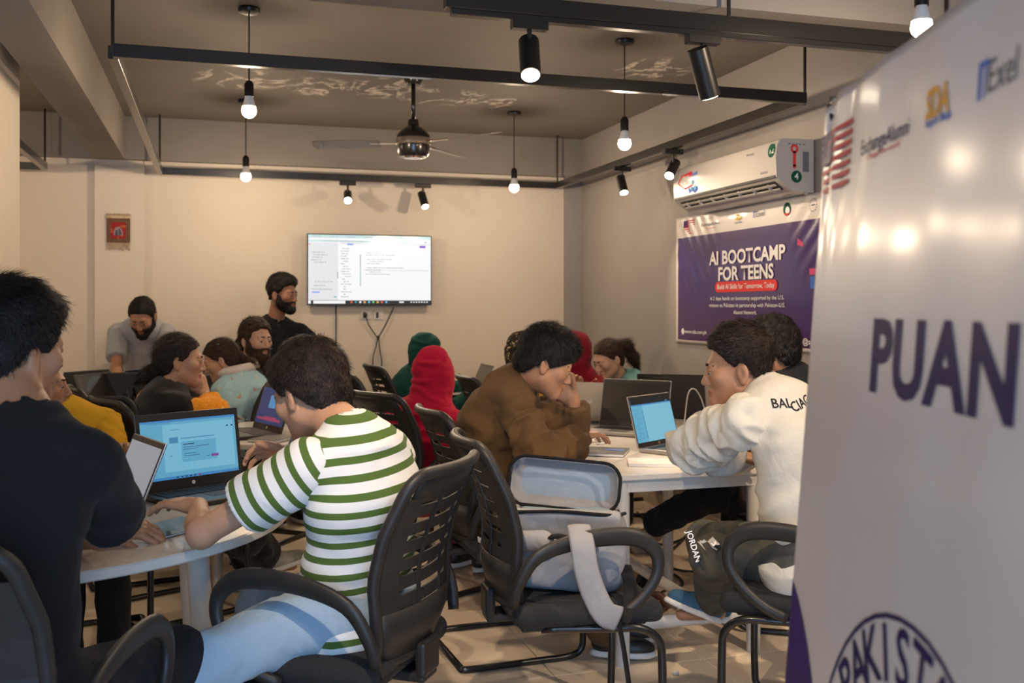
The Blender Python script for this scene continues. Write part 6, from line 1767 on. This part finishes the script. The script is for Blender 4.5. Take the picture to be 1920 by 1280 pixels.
# headscarves
p9 = person('person in a dark green headscarf sitting with back turned, far side of the red headscarf',
    seat('back2', .03, .53), W(786, 700, 6.78), cdir(.80, .60), W(800, 658, 6.75), cdir(.92, .36), .05, 0., .92, .98, SK_B, hair=None,
    top=dict(mat=C_GREEN, sleeve='long', off=.024, skirt=True), arms=dict(R=dict(w=CP(-.25, 6.85, .74), pole=(0, 0, -1)), L=dict(w=CP(-.3, 7.15, .74), pole=(0, 0, -1))), legs=dict(AUTO, mat=C_GREEN, shoe=SH_BLK), hijab=dict(mat=C_GREEN, back=.12), res=1.3, female=True, shw=.15)
p10 = person('person wrapped in a bright red headscarf and dress seen from behind',
    seat('red', .02, .53), W(802, 765, 4.68), cdir(.55, .83), W(814, 700, 4.72), cdir(.30, .95), .10, 0., .92, .99, SK_B, hair=None, eyes=False, brow=False,
    top=dict(mat=C_RED, name='red_dress', sleeve='long', off=.028, skirt=True, fold=.009, hem=-.12), build=1.05, arms=dict(R=dict(w=CP(-.06, 4.92, .70), pole=(0, 0, -1)), L=dict(w=CP(-.35, 5.22, .72), pole=(0, 0, -1))),
    legs=dict(AUTO, mat=C_RED, shoe=SH_BLK), hijab=dict(mat=C_RED, back=.16, fold=.016, wide=1.08), res=1.1, female=True, shw=.165)
p11 = person('person in a dark dotted headscarf and yellow dress half hidden by the brown-shirted boy',
    seat('pattern', .03, .54), W(988, 706, 5.72), cdir(.95, .1), W(988, 662, 5.70), cdir(.98, .12), .05, 0., .92, 1.0, SK_B, hair=None,
    top=dict(mat=C_YELLOW, name='yellow_dress', sleeve='long', off=.024, skirt=True), arms=dict(R=dict(w=CP(.30, 5.45, .74), pole=(0, 0, -1)), L=dict(w=CP(.35, 5.9, .72), pole=(0, 0, -1))), legs=dict(AUTO, mat=C_YELLOW, shoe=SH_BLK), hijab=dict(mat=C_DOT, back=.1), res=1.3, female=True, shw=.15)
p12 = person('person in a maroon headscarf and floral dress behind the brown-shirted boy',
    seat('maroon', .03, .54), W(1076, 704, 6.04), cdir(-.3, -.9), W(1072, 660, 6.02), cdir(-.80, -.5), .15, 0., .92, 1.0, SK_B, hair=None,
    top=dict(mat=C_MFLOR, name='floral_dress', sleeve='long', off=.024, skirt=True), arms=dict(R=dict(w=CP(.36, 5.62, .74), pole=(0, 0, -1), n=(0, 0, -1)), L=dict(w=W(1086, 727, 5.66), pole=(0, 0, -1), n=(0, 0, -1))), legs=dict(AUTO, mat=C_MFLOR, shoe=SH_BLK), hijab=dict(mat=C_MAROON, back=.1), res=1.25, female=True, shw=.15)

# boy in brown
p13 = person('boy in a brown long-sleeved shirt hunched over a laptop with hand at his mouth',
    seat('brown', .02), W(976, 716, 3.84), cdir(.98, -.10), W(1024, 678, 3.78), cdir(.97, .10), .42, 0., 1.0, 1.02, SK_A,
    hair=nearhair(style='fringe', t=.020, top=.014, mat=H_BLK, n=7000, len=.045, lift=.28, quiff=True, clump=.5),
    top=dict(mat=C_BROWN, sleeve='long', slen=.90, off=.018, sleeve_off=.012, hem=-.16, fold=.014, collar=True, cuff=True), bulge=.075,
    arms=dict(R=dict(e=W(1012, 862, 3.66), w=W(1086, 818, 3.98), hd=cdir(.75, .62, .05), n=(0, 0, -1), curl=(.3, .4, .3), spread=.2),
              L=dict(e=W(1068, 828, 4.02), w=W(1076, 752, 3.98), hd=cdir(-.72, -.30, .62), n=cdir(.3, -.8, -.2), t=(0, 0, 1), curl=(.55, .8, .6))),
    legs=dict(AUTO, mat=C_BROWN, shoe=SH_BLK, off=.03), res=.95, gaze=.0)

# girl with the ponytail
p14 = person('girl in a teal top with a wavy ponytail looking down to the left',
    seat('pony', .03, .53), W(1166, 712, 6.52), cdir(-.85, -.35), W(1140, 672, 6.44), cdir(-.83, -.50), .42, 0., .92, 1.0, SK_D,
    hair=dict(style='long', t=.011, n=2200, len=.05, lift=.12, mat=H_BRN, clump=.2, crown=(0, .08, .09), flow=(0, -1.0, -.2), xcurl=.012, extra=(((0, -.10, .05), (.0, -.16, .02), .026, .040), ((.0, -.16, .02), (.02, -.20, -.09), .040, .038), ((.02, -.20, -.09), (.05, -.22, -.17), .036, .018))),
    top=dict(mat=C_TEAL, sleeve='long', off=.022), arms=dict(R=dict(w=CP(.45, 6.4, .74), pole=(0, 0, -1)), L=dict(w=CP(.55, 6.2, .74), pole=(0, 0, -1))), legs=dict(AUTO, mat=C_DKTR, shoe=SH_BLK), res=1.25, female=True, shw=.155)
hb = p14['head'] + p14['M'] @ np.array([0, -.105, .052]) - p14['O']
MB().tube([tuple(hb + p14['M'] @ np.array([.024 * math.cos(a), 0, .024 * math.sin(a)])) for a in np.linspace(0, 6.2832, 15)[:-1]], .008, 8, True).build('hair_tie', C_RED, p14['root'], True)

# boy in the white jacket
p15 = person('boy in a white denim jacket leaning on the near edge of the right table',
    seat('white', .0), W(1434, 736, 3.26), cdir(-.70, .71), W(1383, 690, 3.28), cdir(-.985, .17), .10, 0., 1.02, 1.04, SK_A,
    hair=nearhair(style='fade', t=.016, top=.022, mat=H_DBR, n=8000, len=.036, lift=.45, fade=.05, flow=(0, .6, .2), clump=.6),
    top=dict(mat=C_WHITE, name='jacket', sleeve='long', slen=.93, off=.022, sleeve_off=.014, hem=-.14, fold=.014, ff=(5, 5, 9)), build=1.0, bulge=.06,
    arms=dict(L=dict(e=W(1300, 836, 3.42), w=W(1372, 856, 3.58), hd=cdir(.9, .3), n=(0, 0, -1)), R=dict(e=W(1350, 850, 3.90), w=W(1385, 850, 3.72), hd=cdir(.5, -.4), n=(0, 0, -1))),
    legs=dict(L=dict(k=W(1338, 1044, 3.36), a=W(1338, 1125, 3.80), t=cdir(-.8, -.2), tz=.45), R=dict(k=CP(.72, 3.68, .47), a=CP(.80, 3.86, .20)), mat=C_CAMO, shoe=SH_BLUE, off=.018), res=.95, shw=.160, shdrop=.05)

# curly haired person in black
p16 = person('curly haired person in a black t-shirt behind the white-jacketed boy',
    seat('blackt', .03), W(1474, 704, 4.22), cdir(-.85, .45), W(1444, 655, 4.22), cdir(-.86, .50), .15, 0., 1.0, 1.02, SK_A,
    hair=dict(style='short', t=.024, top=.010, n=4200, len=.03, lift=.6, mat=H_BLK, curl=.006, rough=.009), eyes=False, brow=False,
    top=dict(mat=C_BLACK, sleeve='short', off=.02), arms=dict(L=dict(w=CP(.92, 4.3, .75), pole=(0, 0, -1)), R=dict(w=CP(.98, 4.55, .75), pole=(0, 0, -1))),
    legs=dict(L=dict(k=W(1335, 925, 4.22), a=W(1222, 985, 4.55), t=cdir(-.9, .1)), R=dict(k=W(1388, 930, 4.25), a=CP(.95, 4.4, .085)), mat=C_DKTR, shoe=None, cut=.9), res=1.1)

# prints on the clothes
g = join_meshes([glyphs('BAL', .040, .006, 'RIGHT')]); g.transform(Matrix.Translation((.005, 0, 0)))
ur = cdir(.96, .28)
cc = W(1447, 750, 3.2)
decal(p15['root'], p15['O'], p15['shirt'], g, cc, ur, np.array([0, 0, 1.]), 'jacket_lettering', P_BLACK)
g = glyphs('CIAGA', .040, .006, 'LEFT'); g.transform(Matrix.Translation((-.002, -.014, 0)) @ Matrix.Rotation(math.radians(14), 4, 'Z'))
decal(p15['root'], p15['O'], p15['shirt'], g, cc, ur, np.array([0, 0, 1.]), 'jacket_lettering', P_BLACK)
g = glyphs('JORDAN', .027, .02)
vc = cdir(0, -1); 
decal(p15['root'], p15['O'], p15['trousers'], g, W(1300, 1024, 3.2), -cdir(-.30, 0, .95), cdir(.95, 0, .30), 'trouser_lettering', P_WHITE)
fig = [(0, .035), (.006, .028), (.004, .018), (.022, .024), (.024, .020), (.008, .008), (.020, -.010), (.032, -.012), (.030, -.018), (.016, -.017), (.002, -.002), (-.012, -.018), (-.030, -.022), (-.031, -.016), (-.014, -.010), (-.004, .008), (-.016, .020), (-.013, .023), (-.003, .018), (-.006, .028)]
decal(p15['root'], p15['O'], p15['trousers'], mesh_of([(x * .75, y * .75, 0) for x, y in fig], [range(len(fig))]), W(1338, 1028, 3.2), cdir(.95, 0, -.2), cdir(.2, 0, .95), 'trouser_emblem', P_WHITE)
g = flat('poly', [(-.018, 0), (-.01, .006), (.018, .010), (.004, .001), (0, -.005), (-.01, -.006)])
decal(p6['root'], p6['O'], p6['shirt'], g, W(288, 638, 6.6), cdir(1, 0), np.array([0, 0, 1.]), 'chest_logo', P_BLACK)

# ------------------------------------------------------------------ backpack on the empty chair
C_PACK = fabric('backpack_grey', (.27, .27, .285), .15, weave=700, crease=6, cstr=.6); C_LIN = fabric('backpack_lining', (.25, .31, .38), .1, crease=8, cstr=.5); C_MESH = mat('backpack_mesh', (.035, .033, .032), .8, col2=(.12, .11, .10), vscale=160)
C_WEB = fabric('black_webbing', (.012, .012, .013))
O_ = CP(.165, 3.08, .487); bp = empty('backpack', O_, 0, 'open light grey backpack with black piping resting on the empty chair', 'backpack')
bu = cdir(.985, -.17); bw_ = np.array([0, 0, 1.0]); bv_ = np.cross(bw_, bu)          # right, up, away
MX = np.stack([bu, bv_, bw_], 1); at_ = lambda a, b, c: O_ + bu * a + bv_ * b + bw_ * c
def sdf_part(name, prims, m_, h=.008, f_=.004, parent=bp, lo=None):
    allp = [p_ for _, p_, _ in prims if _ == 'u']; G = Grid(*bounds([q for o, q, k in prims if o == 'u'], .04), h)
    for o, q, k in prims: G.add(q, k, o)
    V, F = G.mesh(); V = relax(V, F, 1); V = fold(V, F, f_, (9, 9, 9), True, 1.7, MX)
    return link(name, qmesh(V - O_, F), m_, parent)
sdf_part('main_body', [('u', rbox(at_(0, .02, .115), (.185, .105, .118), MX, .05), 0), ('u', rbox(at_(0, -.07, .085), (.165, .05, .08), MX, .04), .03), ('s', rbox(at_(0, .03, .245), (.155, .075, .05), MX, .02), .01)], C_PACK, .0085, .008)
sdf_part('front_panel', [('u', rbox(at_(0, -.085, .205), (.178, .022, .042), np.stack([bu, nrm(bv_ + .35 * bw_), nrm(bw_ - .35 * bv_)], 1), .015), 0)], C_PACK, .007, .004)
sdf_part('inner_lining', [('u', rbox(at_(0, .02, .205), (.15, .07, .016), MX, .012), 0)], C_LIN, .008, .004)
bu2 = nrm(bu - .07 * bw_); T_ = np.stack([bu2, nrm(np.cross(nrm(bw_ + .18 * bv_ + .07 * bu), bu2)), nrm(bw_ + .18 * bv_ + .07 * bu)], 1)
lid_c = at_(-.015, .115, .285)
sdf_part('open_lid', [('u', rbox(lid_c, (.182, .045, .080), T_, .055), 0), ('s', rbox(lid_c - T_[:, 1] * .03, (.170, .055, .069), T_, .05), .006)], C_PACK, .0065, .004)
sdf_part('lid_lining', [('u', rbox(lid_c + T_[:, 1] * .026, (.157, .007, .060), T_, .006), 0)], C_LIN, .007, .005)
def rr_pts(c, a, b, r, M_, n=7):
    out = []
    for sx_, sy_, t0 in ((1, 1, 0), (-1, 1, math.pi / 2), (-1, -1, math.pi), (1, -1, 1.5 * math.pi)):
        for k in range(n):
            t = t0 + math.pi / 2 * k / (n - 1); out.append(c + M_[:, 0] * (sx_ * (a - r) + r * math.cos(t)) + M_[:, 2] * (sy_ * (b - r) + r * math.sin(t)))
    return [p - O_ for p in out]
MB().tube(rr_pts(lid_c - T_[:, 1] * .043, .178, .077, .055, T_), .0055, 7, True).build('zip_piping', C_WEB, bp, True)
MB().tube([p - O_ for p in bez([at_(-.185, -.02, .225), at_(-.15, -.105, .235), at_(0, -.115, .243), at_(.15, -.105, .235), at_(.185, -.02, .225)], 6)], .0055, 7).build('zip_piping', C_WEB, bp, True)
sdf_part('mesh_pocket', [('u', rbox(at_(-.185, .0, .12), (.018, .07, .08), MX, .015), 0)], C_MESH, .007, .003)
sdf_part('grab_handle', [('u', cone(at_(-.14, -.135, .155), at_(-.05, -.15, .16), .030, .034), .01)], C_PACK, .006, .002)
MB().tube([p - O_ for p in bez([at_(-.06, -.15, .165), at_(0, -.16, .18), at_(.05, -.15, .165), at_(.075, -.16, .15)], 5)], .020, 8, ry=.007).build('strap_webbing', C_WEB, bp, True)
def ribbon(name, pts, w, t, m_):
    MB().tube([np.asarray(p) - O_ for p in bez(pts, 7)], w, 10, ry=t).build(name, m_, bp, True)
ribbon('shoulder_strap', [W(1085, 985, 2.86), W(1092, 1020, 2.80), W(1100, 1070, 2.78), W(1115, 1115, 2.78), W(1135, 1150, 2.78), W(1160, 1160, 2.80)], .036, .007, C_PACK)
ribbon('strap_webbing', [W(1172, 1060, 3.0), W(1182, 1100, 2.93), W(1180, 1140, 2.86), W(1166, 1165, 2.81)], .020, .005, C_WEB)
ribbon('strap_webbing', [W(1160, 1165, 2.80), W(1170, 1220, 2.79), W(1180, 1290, 2.78), W(1184, 1330, 2.78)], .019, .003, C_WEB)

# sandals and crate under the right table
def sandal(px, py, f, label, m_, roll=0.):
    p = fl(px, py, 0); t = empty('sandal', p, ang_of(cdir(*f)), label, 'sandal', 'loose sandals on the floor')
    out_ = [(.036 * math.cos(a) * (1 + .12 * math.sin(a)), .125 * math.sin(a)) for a in np.linspace(0, 6.2832, 25)[:-1]]
    MB().prism(out_, 0, .022).build('sole', m_, t)
    for y, wdt in ((.045, .022), (-.02, .016)):
        MB().tube([(.036 * math.cos(a), y, .015 + .05 * math.sin(a)) for a in np.linspace(0, math.pi, 9)], .004, 6, ry=wdt).build('strap', m_, t, True)
    return t
M_SAN1 = mat('sandal_black', (.02, .018, .017), .6); M_SAN2 = mat('sandal_brown', (.10, .045, .028), .6)
s1 = sandal(1212, 1100, (.3, .95), 'black sandal standing by the white table leg', M_SAN1)
s2 = sandal(1226, 1148, (.6, .8), 'brown sandal lying on the floor tiles under the right table', M_SAN2)
